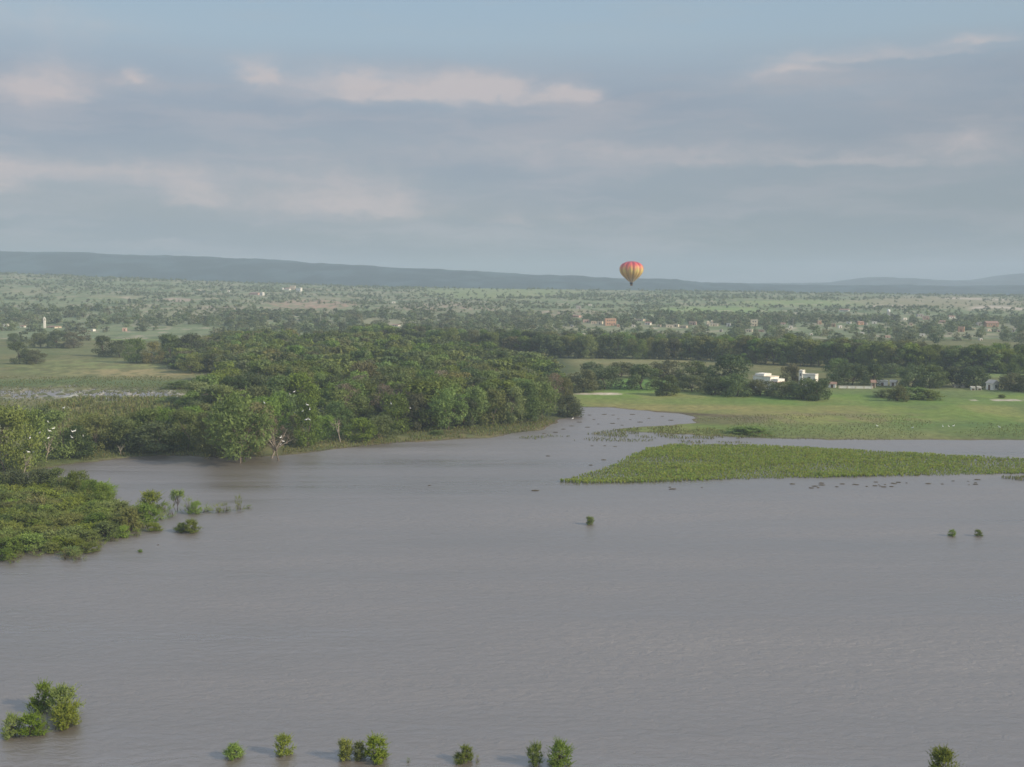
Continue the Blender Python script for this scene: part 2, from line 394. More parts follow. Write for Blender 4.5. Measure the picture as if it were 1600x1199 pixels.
hill("distant_hills", 5200, [900, 1200, 1320, 1348, 1365, 1405, 1440, 1500, 1550, 1600, 1700, 1900, 2600],
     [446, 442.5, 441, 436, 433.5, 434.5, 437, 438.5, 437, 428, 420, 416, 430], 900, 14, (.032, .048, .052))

# ---------------------------------------------------------------- foliage
def leafmat(name, ca, cb, cc=None, transl=.28):
    m, b = mat_new(name)
    at = b.n('ShaderNodeAttribute', attribute_name='cover'); s = b.n('ShaderNodeSeparateColor'); b.put(s.inputs[0], at.outputs[0])
    oi = b.n('ShaderNodeObjectInfo')
    r = b.math('FRACT', b.math('ADD', s.outputs[1], oi.outputs['Random']))
    c = b.mix(s.outputs[0], ca, cb)
    if cc is not None: c = b.mix(b.math('MULTIPLY', b.rng(r, .55, 1.0, 0, 1), .75), c, cc)
    hv = b.n('ShaderNodeHueSaturation'); b.put(hv.inputs['Color'], c)
    b.put(hv.inputs['Hue'], b.rng(b.math('FRACT', b.math('MULTIPLY', r, 7.3)), 0, 1, .478, .520))
    b.put(hv.inputs['Value'], b.rng(b.math('FRACT', b.math('MULTIPLY', r, 3.7)), 0, 1, .66, 1.24))
    b.put(hv.inputs['Saturation'], b.rng(b.math('FRACT', b.math('MULTIPLY', r, 5.1)), 0, 1, .82, 1.08))
    p = b.n('ShaderNodeBsdfPrincipled'); b.put(p.inputs['Base Color'], hv.outputs[0]); p.inputs['Roughness'].default_value = .65
    p.inputs['Specular IOR Level'].default_value = .2
    t = b.n('ShaderNodeBsdfTranslucent'); b.put(t.inputs[0], b.mix(1.0, hv.outputs[0], (1.25, 1.2, .6), 'MULTIPLY'))
    mx = b.n('ShaderNodeMixShader'); mx.inputs[0].default_value = transl
    m.node_tree.links.new(p.outputs[0], mx.inputs[1]); m.node_tree.links.new(t.outputs[0], mx.inputs[2])
    return finish(m, b, mx.outputs[0])
ML = {'willow': leafmat("willow_leaves", (.082, .128, .024), (.215, .290, .060), (.220, .200, .085)),
      'dark': leafmat("dark_leaves", (.055, .088, .028), (.140, .185, .060), (.165, .150, .075)),
      'dry': leafmat("dry_leaves", (.16, .13, .09), (.30, .24, .165), (.25, .19, .14)),
      'shrub': leafmat("flooded_shrub_leaves", (.100, .155, .022), (.260, .325, .055), (.26, .25, .08)),
      'scrub': leafmat("scrub_leaves", (.110, .150, .072), (.225, .265, .130), (.23, .23, .14)),
      'corn': leafmat("corn_leaves", (.15, .23, .03), (.34, .42, .075), (.36, .38, .09), .35),
      'reed': leafmat("reed_blades", (.14, .18, .055), (.27, .30, .10), (.32, .27, .13), .35),
      'weed': leafmat("waterweed", (.16, .14, .09), (.26, .22, .14), (.28, .19, .12))}
MB = simple("grey_bark", (.16, .13, .10), .9, .25, 6)
MBW = simple("bleached_bark", (.36, .31, .25), .85, .2, 6)
MBD = simple("brown_bark", (.10, .075, .055), .9, .25, 6)

def leaves(rng, cen, rad, n, leaf, squash=.8, up=.25, elong=1.7, droop=0.0):
    """n leaf quads over clumps (centres cen, radii rad); returns verts, faces, colours"""
    k = len(cen); w = rad ** 2; ci = rng.choice(k, n, p=w / w.sum())
    d = rng.normal(size=(n, 3)); d[:, 2] += up; d /= np.linalg.norm(d, axis=1)[:, None]
    rr = rng.uniform(.45, 1.08, n) ** .6
    pos = cen[ci] + d * (rad[ci] * rr)[:, None] * np.array([1, 1, squash])
    nrm = d + rng.normal(scale=.42, size=(n, 3)); nrm /= np.linalg.norm(nrm, axis=1)[:, None]
    t = np.cross(nrm, rng.normal(size=(n, 3))); t[:, 2] -= droop; t -= nrm * (t * nrm).sum(1)[:, None]
    t /= np.linalg.norm(t, axis=1)[:, None] + 1e-9
    bt = np.cross(nrm, t); s = leaf * rng.uniform(.6, 1.35, n)
    a = t * (s * elong * .5)[:, None]; c = bt * (s * .5)[:, None]
    v = np.stack([pos - a, pos + c, pos + a, pos - c], 1).reshape(-1, 3)
    f = np.arange(n * 4).reshape(n, 4)
    tint = np.clip(rng.uniform(0, 1, k)[ci] * .55 + rng.uniform(0, .45, n), 0, 1)
    col = np.zeros((n * 4, 3)); col[:, 0] = np.repeat(tint, 4)
    return v, f, col
def clumps(rng, style, nc):
    """clump centres and radii of a crown one unit tall"""
    if style == 'willow':   t0, wid, rr = .05, .45, (.11, .205)
    elif style == 'tall':   t0, wid, rr = .06, .34, (.10, .18)
    elif style == 'spread': t0, wid, rr = .03, .68, (.15, .25)
    elif style == 'shrub':  t0, wid, rr = .0, .46, (.09, .19)
    elif style == 'scrub':  t0, wid, rr = .10, .60, (.14, .25)
    elif style == 'umbrella': t0, wid, rr = .55, .48, (.10, .18)
    else:                   t0, wid, rr = .20, .42, (.08, .14)
    t = rng.uniform(0, 1, nc) ** {'shrub': 1.15, 'willow': 1.05, 'spread': 1.0}.get(style, .8)
    prof = {'willow': lambda t: np.sin(np.pi * np.clip(.27 + .68 * t, 0, 1)) ** .7, 'tall': lambda t: np.sin(np.pi * np.clip(.22 + .72 * t, 0, 1)) ** .6,
            'spread': lambda t: np.sqrt(np.clip(1 - t ** 2.2, 0, 1)) * (.82 + .25 * t), 'shrub': lambda t: np.clip(1.02 - .15 * (1 - t) - t ** 2.6, 0, 1) ** .6,
            'scrub': lambda t: np.sqrt(np.clip(1 - t ** 2, 0, 1)), 'umbrella': lambda t: np.sqrt(np.clip(1 - t ** 3, 0, 1))}.get(style, lambda t: np.sin(np.pi * np.clip(.2 + .75 * t, 0, 1)))(t)
    a = rng.uniform(0, 2 * np.pi, nc); rad = np.sqrt(rng.uniform(.12, 1, nc)) * prof * wid
    lob = 1 + .22 * np.sin(a * 3 + rng.uniform(0, 6)) + .12 * np.sin(a * 5 + rng.uniform(0, 6))
    r = rng.uniform(rr[0], rr[1], nc)
    z = t0 + (1 - t0) * t; z = np.minimum(z, 1.0 - r * .55 - rng.uniform(0, .07, nc)); z = np.maximum(z, r * .55 + .015)
    return np.stack([np.cos(a) * rad * lob, np.sin(a) * rad * lob, z], 1), r
def tube(pts, rads, sides=6):
    pts = np.array(pts, float); n = len(pts); vs = []; fs = []
    for i in range(n):
        d = pts[min(i + 1, n - 1)] - pts[max(i - 1, 0)]; d /= np.linalg.norm(d) + 1e-9
        a = np.cross(d, [0, 0, 1] if abs(d[2]) < .9 else [1, 0, 0]); a /= np.linalg.norm(a); c = np.cross(d, a)
        for k in range(sides):
            th = 2 * math.pi * k / sides; vs.append(pts[i] + (a * math.cos(th) + c * math.sin(th)) * rads[i])
    for i in range(n - 1):
        for k in range(sides):
            k2 = (k + 1) % sides; fs.append((i * sides + k, i * sides + k2, (i + 1) * sides + k2, (i + 1) * sides + k))
    return np.array(vs), np.array(fs)
def join(parts):
    V = []; Fc = []; o = 0
    for v, f in parts: V.append(v); Fc.append(np.asarray(f) + o); o += len(v)
    return np.concatenate(V), np.concatenate(Fc)
def trunk(rng, cen, nl=9, r0=.022, fork=.28, multi=1, sides=6, twigs=0):
    parts = []
    for s in range(multi):
        lean = rng.normal(scale=.05 if multi == 1 else .12, size=2); fz = fork * rng.uniform(.8, 1.2)
        f = np.array([lean[0], lean[1], fz]); b0 = np.array([lean[0] * .2, lean[1] * .2, -.04])
        mid = (b0 + f) / 2 + np.array([*rng.normal(scale=.012, size=2), 0])
        parts.append(tube([b0, mid, f], [r0 * 1.25, r0, r0 * .85], sides))
        for i in rng.choice(len(cen), min(nl, len(cen)), replace=False):
            e = cen[i]; m_ = f * .5 + e * .5 + np.array([0, 0, .03]) + rng.normal(scale=.025, size=3)
            parts.append(tube([f * .97, m_, e], [r0 * .7, r0 * .42, r0 * .12], 5))
            for k in range(twigs):
                e2 = m_ + (e - m_) * rng.uniform(.1, .8) + rng.normal(scale=.12, size=3) + np.array([0, 0, .05])
                s2 = m_ + (e - m_) * rng.uniform(0, .4)
                parts.append(tube([s2, (s2 + e2) / 2 + rng.normal(scale=.015, size=3), e2], [r0 * .3, r0 * .18, r0 * .07], 4))
    return join(parts)

def fronds(rng, cen, rad, nf, per, leaf, flen, up=1.0, elong=2.2):
    """sprays of narrow leaves along rising shoots: the feathery edge of willows and drowned shrubs"""
    w = rad ** 1.5; ci = rng.choice(len(cen), nf, p=w / w.sum())
    d = rng.normal(size=(nf, 3)); d /= np.linalg.norm(d, axis=1)[:, None]
    b0 = cen[ci] + d * rad[ci][:, None] * rng.uniform(.2, .9, nf)[:, None]
    o = b0 * np.array([1, 1, 0]); o /= np.linalg.norm(o, axis=1)[:, None] + .05
    g = o * .45 + d * .45 + np.array([0, 0, up]) + rng.normal(scale=.25, size=(nf, 3)); g /= np.linalg.norm(g, axis=1)[:, None]
    L = flen * rng.uniform(.5, 1.3, nf)
    n = nf * per; t = np.tile(np.linspace(0, 1, per), nf); G = np.repeat(g, per, 0); LL = np.repeat(L, per)
    pos = np.repeat(b0, per, 0) + G * (LL * t)[:, None] + o.repeat(per, 0) * (LL * .25 * t ** 2)[:, None] + rng.normal(scale=leaf * .35, size=(n, 3)) * (1.1 - t * .8)[:, None]
    ax = G + rng.normal(scale=.55, size=(n, 3)); ax /= np.linalg.norm(ax, axis=1)[:, None]
    nr_ = rng.normal(size=(n, 3)); c = np.cross(ax, nr_); c /= np.linalg.norm(c, axis=1)[:, None] + 1e-9
    sz = leaf * rng.uniform(.6, 1.3, n) * (1.1 - .45 * t); a = ax * (sz * elong * .5)[:, None]; c = c * (sz * .42)[:, None]
    v = np.stack([pos - a, pos + c, pos + a, pos - c], 1).reshape(-1, 3); v[:, 2] = np.maximum(v[:, 2], .004)
    col = np.zeros((n * 4, 3)); col[:, 0] = np.repeat(np.clip(np.repeat(rng.uniform(.1, .75, nf), per) + rng.uniform(0, .3, n) + t * .12, 0, 1), 4)
    return v, np.arange(n * 4).reshape(n, 4), col
PROTO = {}
def proto(key, style, n, nleaf, leaf, nclump, mat, bark, seed, multi=1, fork=.28, r0=.022, fr=None, **kw):
    L = []
    for i in range(n):
        rng = np.random.default_rng(seed + i); cen, rad = clumps(rng, style, nclump)
        v, f, c = leaves(rng, cen, rad, nleaf, leaf, **kw)
        if fr:
            v2, f2, c2 = fronds(rng, cen, rad, *fr); f = np.concatenate([f, f2 + len(v)]); v = np.concatenate([v, v2]); c = np.concatenate([c, c2])
        cm = np_mesh(key + "_crown", v, f, c); cm.materials.append(mat)
        tv, tf = trunk(rng, cen, 8, r0, fork, multi); tm = np_mesh(key + "_trunk", tv, tf, smooth=True); tm.materials.append(bark)
        L.append((cm, tm))
    PROTO[key] = L
proto('willow', 'willow', 6, 3400, .028, 46, ML['willow'], MB, 100, droop=.4, squash=.8, r0=.014, fr=(230, 12, .024, .10, .7))
proto('willow_dark', 'willow', 4, 3600, .030, 40, ML['dark'], MBD, 140, squash=.8, r0=.016, fr=(130, 10, .026, .08, .6))
proto('tall', 'tall', 5, 3000, .036, 34, ML['willow'], MB, 160)
proto('tall_dark', 'tall', 4, 3000, .036, 34, ML['dark'], MB, 180)
proto('spread', 'spread', 5, 4200, .038, 34, ML['dark'], MBD, 200, fork=.22, r0=.028)
proto('dry', 'dry', 3, 1500, .022, 46, ML['dry'], MB, 220, fork=.3)
proto('shrub', 'shrub', 6, 1300, .040, 50, ML['shrub'], MBD, 240, fr=(250, 13, .036, .24, 1.1), multi=3, fork=.15, r0=.016, up=.9, droop=-.6, elong=2.4)
proto('shrub_dark', 'shrub', 3, 1500, .042, 50, ML['willow'], MBD, 260, fr=(200, 12, .038, .20, 1.0), multi=3, fork=.15, r0=.016, up=.6)
proto('sparse', 'shrub', 4, 60, .034, 24, ML['shrub'], MBD, 280, fr=(60, 10, .034, .30, 1.4), multi=4, fork=.12, r0=.012, up=.9, droop=-1.0, elong=2.8)
proto('umbrella', 'umbrella', 2, 700, .036, 22, ML['shrub'], MBD, 300, fr=(110, 11, .034, .18, .9), multi=3, fork=.3, r0=.014, up=.8, droop=-.6, elong=2.2)
proto('scrub', 'scrub', 5, 420, .10, 16, ML['scrub'], MBD, 320, fork=.2, r0=.03)
bare = []
for i in range(4):
    rng = np.random.default_rng(500 + i)
    cen, rad = clumps(rng, 'dry', 14); cen[:, :2] *= 1.5; cen[:, 2] = .35 + cen[:, 2] * .65
    tv, tf = trunk(rng, cen, 6, .026, .3, 1, 6, twigs=2)
    tm = np_mesh("bare_tree_trunk", tv, tf, smooth=True)
    bare.append(tm)

TREES = []      # (x,y,z,h,w) of every individual tree for perching birds
def grow(key, name, x, y, z, h, w, rz, label, cat, group=None, var=0, wk=None):
    """one tree or bush: an Empty at its foot with trunk and crown as parts; w = crown width in metres"""
    base = {'willow': .98, 'willow_dark': .98, 'tall': .76, 'tall_dark': .76, 'spread': 1.45, 'dry': .9, 'shrub': .90, 'shrub_dark': .92,
            'sparse': 1.05, 'umbrella': 1.0, 'scrub': 1.25}[key]
    s = w / base
    if key in ('shrub', 'sparse', 'shrub_dark'): h *= .9
    e = empty(name, (x, y, z), rz, (s, s, h)); tag(e, label, cat, group)
    cm, tm = PROTO[key][var % len(PROTO[key])]
    link('trunk', tm, None, e); link('crown', cm, None, e)
    TREES.append((x, y, z, h, w)); return e
def at_px(key, name, u, v, hp, wp, label, cat, group=None, var=0, rz=None):
    x, y, z = place(u, v); k = PXM(y)
    return grow(key, name, x, y, z - .05, hp * k, wp * k, (u * 1.7 + v) % 6.28 if rz is None else rz, label, cat, group, var)

# ---------------------------------------------------------------- trees of the left bank, front rank (foot u, foot v, height px, width px)
WOODG = 'trees of the riverside wood'
front = [
 ('willow', 12, 738, 104, 92, 'tall leafy green tree at the left edge, nearest of the egret trees'),
 ('willow', -30, 735, 100, 80, 'green tree cut by the left edge of the picture'),
 ('willow', 48, 728, 88, 66, 'mid green tree with pale dead limb and two egrets before it'),
 ('willow', 98, 716, 76, 66, 'olive green tree with egrets on its right side near the reeds'),
 ('willow_dark', 122, 716, 52, 44, 'dark low tree between the egret trees and the reed bed'),
 ('willow_dark', 72, 708, 74, 50, 'dark shaded tree behind the bleached branch with egrets'),
 ('willow', 158, 704, 54, 60, 'low rounded green tree at the left end of the little cove'),
 ('willow', 196, 706, 52, 52, 'bright green bushy tree beside the dark hollow in the cove'),
 ('willow_dark', 243, 708, 50, 84, 'wide dark tree leaning over the water of the little cove'),
 ('willow', 240, 700, 62, 70, 'light green tree above the wide dark one in the cove'),
 ('willow', 290, 704, 66, 56, 'pale green tree between the cove and the big flooded willow'),
 ('willow', 374, 724, 112, 104, 'largest tree of the bank, big willow standing in the flood water'),
 ('willow', 334, 714, 70, 62, 'green tree at the left shoulder of the big flooded willow'),
 ('willow', 398, 712, 84, 60, 'green tree close behind the right side of the big flooded willow'),
 ('willow', 482, 699, 76, 42, 'narrow yellow green tree on the grassy bank with egrets above'),
 ('willow', 456, 694, 46, 40, 'small light green tree right of the bare reddish tree'),
 ('willow', 505, 688, 40, 44, 'low grey green tree left of the dead leaning trunk'),
 ('willow_dark', 528, 682, 56, 46, 'dark tree behind the dead leaning trunk on the bank'),
 ('willow', 563, 690, 38, 50, 'low bright bush-like tree on the bank left of centre wood'),
 ('willow', 596, 687, 38, 62, 'wide low green tree on the bank before the white trunks'),
 ('willow', 618, 676, 60, 56, 'yellow green tree with one egret left of the white trunks'),
 ('willow_dark', 652, 672, 58, 48, 'dark tree just right of the white trunks on the bank'),
 ('willow', 668, 672, 36, 58, 'low green tree on the bank under the dark one'),
 ('willow', 700, 672, 66, 60, 'rounded green tree on the middle of the bank'),
 ('willow_dark', 724, 668, 48, 46, 'brownish dark tree in the middle of the bank'),
 ('willow', 742, 666, 62, 50, 'light green tree right of the brownish one on the bank'),
 ('willow', 772, 664, 56, 52, 'green tree three quarters along the bank wood'),
 ('willow', 800, 662, 58, 46, 'green tree near the right end of the bank wood'),
 ('willow_dark', 824, 658, 62, 48, 'dark green tree near the mouth of the inlet'),
 ('willow', 848, 655, 60, 44, 'yellow tinged tree at the mouth of the inlet'),
 ('dry', 866, 640, 58, 44, 'greyish pink half dry tree at the end of the wood'),
 ('willow', 884, 640, 50, 26, 'slim green tree last of the wood by the inlet'),
 ('willow_dark', 888, 650, 32, 52, 'dark rounded bush at the tip of the bank by the inlet'),
 ('willow', 176, 700, 50, 62, 'pale green bushy tree rising behind the grassy cove edge'),
 ('willow', 216, 694, 52, 66, 'pale green willow at the back of the cove, left of two'),
 ('willow', 264, 692, 56, 66, 'pale green willow at the back of the cove, right of two'),
 ('willow', 302, 694, 60, 58, 'light feathery tree leaning towards the big flooded willow'),
 ('willow', 140, 690, 44, 56, 'low light green tree right of the egret trees'),
 ('dry', 430, 712, 62, 44, 'reddish brown thin tree with egrets right of the big willow'),
 ('dry', 540, 668, 70, 56, 'brown half dry tree above the dead leaning trunk'),
 ('dry', 604, 664, 66, 58, 'reddish half dry tree above the white trunks'),
]
for i, (k, u, v, h, w, lab) in enumerate(front):
    at_px(k, 'riverbank_tree' if k != 'dry' else 'dry_tree', u, v, h, w, lab, 'tree' if k != 'dry' else 'dry tree', WOODG if k != 'dry' else None, i)

for i, (u, v, h, ln, lab, red) in enumerate([
        (72, 722, 52, .25, 'bleached bare tree holding several egrets in the left trees', 0),
        (35, 742, 40, .3, 'pale dead branching stump with two egrets by the left edge', 0),
        (189, 712, 22, 0, 'small pale forked dead tree in the dark hollow of the cove', 0),
        (436, 720, 52, -.15, 'bare twiggy reddish tree at the water right of the big willow', 1),
        (424, 716, 56, .35, 'thin bare trunk leaning right beside the big flooded willow', 0),
        (532, 693, 44, -.25, 'white dead trunk leaning left on the grassy bank', 0),
        (503, 672, 44, .5, 'long pale dead limb slanting right in the middle wood', 0),
        (634, 672, 44, .12, 'tall white dead trunk left of the dark tree on the bank', 0),
        (622, 668, 40, -.05, 'short white dead trunk beside the taller one on the bank', 0)]):
    x, y, z = place(u, v); k = PXM(y)
    e = empty('bare_tree', (x, y, z - .1), i * 1.3, (h * k * .8, h * k * .8, h * k)); e.rotation_euler = (0, ln, 0)
    tag(e, lab, 'bare tree'); 
    o = link('trunk', bare[i % 4], None, e); o.rotation_euler = (0, 0, i * 1.9)
    if not bare[i % 4].materials: bare[i % 4].materials.append(MBW if not red else MB)

# ---------------------------------------------------------------- the wood itself
rng = np.random.default_rng(7)
WOOD = poly_world([(292, 650), (310, 700), (345, 706), (440, 704), (520, 688), (640, 670), (760, 664), (850, 652), (882, 640), (886, 615), (862, 590), (800, 572),
                   (700, 560), (600, 552), (470, 545), (330, 543), (262, 548), (266, 578), (352, 590), (345, 620), (305, 640)])
def scatter(poly, step, rng, jit=.42, test=None):
    x0, y0 = poly.min(0); x1, y1 = poly.max(0)
    gx, gy = np.meshgrid(np.arange(x0, x1, step), np.arange(y0, y1, step * .9))
    gx = gx + (np.arange(gx.shape[0])[:, None] % 2) * step * .5
    gx = (gx + rng.uniform(-jit, jit, gx.shape) * step).ravel(); gy = (gy + rng.uniform(-jit, jit, gy.shape) * step).ravel()
    k = sdf(gx, gy, poly) > 0
    return gx[k], gy[k]
wx, wy = scatter(WOOD, 7.8, rng)
fx = np.array([t[0] for t in TREES]); fy = np.array([t[1] for t in TREES])
kk_ = fbm(wx / 16, wy / 16, 3, 88) > .39; wx, wy = wx[kk_], wy[kk_]
d = np.sqrt((wx[:, None] - fx) ** 2 + (wy[:, None] - fy) ** 2).min(1); wx, wy = wx[d > 4.5], wy[d > 4.5]
o = np.argsort(wy); wx, wy = wx[o], wy[o]
wz = height(wx, wy)
NIND = 190
def zone(u, v):
    a = 'left end' if u < 400 else 'left half' if u < 520 else 'middle' if u < 650 else 'right half' if u < 780 else 'right end'
    bq = 'front rows' if v > 640 else 'inner rows' if v > 605 else 'rear rows'
    return a, bq
kinds = ['willow', 'willow', 'willow', 'willow_dark', 'tall', 'dry']; kp = [.28, .18, .1, .22, .12, .10]
desc = {'willow': 'rounded olive green tree', 'willow_dark': 'dark green shaded tree', 'tall': 'upright light green tree', 'dry': 'brown thin half dry tree'}
far = []
for i in range(len(wx)):
    k = kinds[rng.choice(6, p=kp)]; u, v = pix(wx[i], wy[i], wz[i])
    h = rng.uniform(8.2, 14.6) * (1 if k != 'dry' else .9); w = h * rng.uniform(.85, 1.15)
    # the canopy steps down towards its left and right ends
    h *= float(np.interp(u, [280, 340, 420, 640, 780, 890], [.62, .85, 1, 1, .86, .62])); 
    if i < NIND:
        za, zb = zone(u, v)
        grow(k, 'woodland_tree' if k != 'dry' else 'dry_tree', wx[i], wy[i], wz[i] - .1, h, w, rng.uniform(0, 6.28), f'{desc[k]}, {zb}, at the {za} of the riverside wood'.replace('at the middle', 'in the middle').replace('at the left half', 'in the left half').replace('at the right half', 'in the right half'),
             'tree' if k != 'dry' else 'dry tree', WOODG, int(rng.integers(10)))
    else: far.append((wx[i], wy[i], wz[i], h, w, k))
print('wood', len(wx), 'far', len(far))

def lod_set(style, n, nleaf, leaf, nclump, seed, **kw):
    L = []
    for i in range(n):
        r_ = np.random.default_rng(seed + i); cen, rad = clumps(r_, style, nclump); L.append(leaves(r_, cen, rad, nleaf, leaf, **kw))
    return L
LOD = {'willow': lod_set('willow', 5, 1300, .054, 30, 700, squash=.7), 'spread': lod_set('spread', 4, 260, .10, 22, 720), 'small': lod_set('scrub', 6, 46, .26, 9, 740),
       'mid': lod_set('willow', 5, 260, .10, 22, 760)}
BW = {'willow': .98, 'spread': 1.45, 'small': 1.25, 'mid': .98}
def mass(name, items, key, mat, rng, label, cat):
    """many far-off crowns in ONE object"""
    V = []; Fs = []; C = []; o = 0
    for (x, y, z, h, w) in items:
        v, f, c = LOD[key][rng.integers(len(LOD[key]))]; a = rng.uniform(0, 6.28); s = w / BW[key]
        ca, sa = math.cos(a) * s, math.sin(a) * s
        vv = np.stack([v[:, 0] * ca - v[:, 1] * sa + x, v[:, 0] * sa + v[:, 1] * ca + y, v[:, 2] * h + z], 1)
        c2 = c.copy(); c2[:, 1] = rng.uniform(); V.append(vv); Fs.append(f + o); C.append(c2); o += len(v)
    me = np_mesh(name, np.concatenate(V), np.concatenate(Fs), np.concatenate(C))
    return tag(link(name, me, mat), label, cat, None, 'stuff')
fw = [t[:5] for t in far if t[5] in ('willow', 'tall', 'dry')]; fd = [t[:5] for t in far if t[5] == 'willow_dark']
mass('woodland_canopy', fw, 'willow', ML['willow'], rng, 'olive green canopy of the rear riverside wood', 'woodland')
mass('dark_woodland_canopy', fd, 'willow', ML['dark'], rng, 'darker green crowns scattered through the rear riverside wood', 'woodland')

# ---------------------------------------------------------------- trees in the left meadow and round the farm
mead = [
 ('willow_dark', 31, 569, 36, 34, 'tallest dark tree standing alone in the left meadow'),
 ('willow_dark', 55, 569, 22, 32, 'smaller dark tree right of the lone tall one in the left meadow'),
 ('willow_dark', 22, 541, 20, 22, 'small dark round tree at the left end of the meadow hedge'),
 ('willow_dark', 62, 543, 22, 34, 'dark tree at the left of the far hedge clump in the meadow'),
 ('willow_dark', 88, 544, 27, 36, 'middle dark tree of the far hedge clump in the meadow'),
 ('willow_dark', 114, 544, 25, 34, 'right hand tree of the far hedge clump in the meadow'),
 ('willow_dark', 163, 557, 32, 36, 'dark tree at the left of the clump beyond the straw field'),
 ('willow_dark', 188, 559, 28, 36, 'second tree of the clump beyond the straw field'),
 ('willow', 213, 567, 38, 42, 'grey green tree with full crown in the clump beyond the straw field'),
 ('willow', 238, 568, 34, 38, 'right hand grey green tree of the clump beyond the straw field'),
 ('willow_dark', 268, 567, 44, 44, 'dark tall tree where the meadow meets the riverside wood'),
 ('willow', 300, 583, 30, 46, 'lighter round tree at the left tip of the riverside wood'),
 ('willow', 335, 581, 30, 46, 'lighter round tree second from the left tip of the wood'),
 ('willow_dark', 300, 566, 44, 50, 'dark tree behind the two lighter round ones at the wood tip'),
 ('spread', 912, 613, 36, 52, 'spreading dark tree nearest the inlet on the far shore'),
 ('spread', 945, 608, 36, 58, 'spreading dark tree left of the bright green clearing'),
 ('spread', 926, 592, 26, 50, 'grey green spreading tree behind the inlet shore trees'),
 ('spread', 968, 590, 24, 50, 'grey green spreading tree at the rear of the clearing'),
 ('spread', 1004, 608, 38, 62, 'round topped dark tree right of the bright green clearing'),
 ('spread', 1042, 618, 32, 46, 'dark tree with visible trunk at the pasture edge'),
 ('spread', 1040, 592, 28, 54, 'grey tree behind the round topped one'),
 ('spread', 1082, 594, 30, 60, 'wide greyish tree behind the pasture edge'),
 ('spread', 1082, 612, 26, 52, 'low dark tree at the pasture edge left of the villa'),
 ('spread', 1140, 602, 48, 74, 'tall olive tree left of the white villa'),
 ('spread', 1118, 616, 28, 52, 'dark spreading tree under the tall olive one'),
 ('spread', 1150, 619, 34, 54, 'dark spreading tree at the pasture edge in front of the tall olive one'),
 ('spread', 1188, 618, 25, 52, 'dark low tree in front of the white villa'),
 ('spread', 1222, 621, 25, 52, 'dark low tree right of the villa front'),
 ('spread', 1236, 600, 30, 36, 'dark tree between the villa and the second white house'),
 ('spread', 1256, 624, 34, 54, 'dark tree with shadowed foot in front of the second white house'),
 ('spread', 1278, 626, 34, 44, 'rightmost tree of the row in front of the farm houses'),
 ('spread', 1308, 594, 34, 50, 'grey green tree behind the small red roofed hut'),
 ('spread', 1330, 602, 34, 50, 'dark tree right of the small red roofed hut'),
 ('spread', 1366, 601, 32, 38, 'tree with pale gaps beneath it at the farm wall'),
 ('spread', 1392, 590, 22, 40, 'light green tree behind the low white farm buildings'),
 ('spread', 1424, 605, 34, 48, 'left half of the big pair of dark trees on the right pasture'),
 ('spread', 1452, 606, 36, 52, 'right half of the big pair of dark trees on the right pasture'),
 ('spread', 1492, 605, 32, 46, 'dark tree left of the white gabled shed'),
 ('spread', 1520, 606, 34, 54, 'broad dark tree next to the white gabled shed'),
 ('spread', 1578, 610, 28, 40, 'dark tree right of the white gabled shed'),
 ('spread', 1606, 613, 28, 50, 'dark tree at the right edge of the picture by the pasture'),
]
for i, (k, u, v, h, w, lab) in enumerate(mead):
    at_px(k, 'field_tree', u, v, h, w * (1.12 if k == 'spread' else 1), lab, 'tree', 'trees round the meadow and farm', i)
for i, (u, v, h, w, lab) in enumerate([(1384, 621, 14, 44, 'leftmost low bush of the row in the pasture below the farm'), (1404, 627, 26, 30, 'tallest bush of the row in the pasture below the farm'),
        (1428, 624, 20, 42, 'middle bush of the row in the pasture below the farm'), (1454, 625, 16, 36, 'rightmost bush of the row in the pasture below the farm'),
        (1565, 622, 6, 12, 'single tiny bush near the right edge of the pasture'), (283, 607, 12, 50, 'low dark bush at the left foot of the riverside wood'),
        (262, 634, 14, 40, 'dark bush between the flooded hollow and the reeds'), (345, 697, 16, 26, 'small bush behind the big flooded willow'),
        (682, 679, 7, 22, 'small low bush on the grassy bank below the wood'), (1170, 676, 10, 60, 'dark reedy bush on the flooded flat by the inlet')]):
    at_px('shrub_dark', 'bush', u, v, h, w, lab, 'bush', None, i)

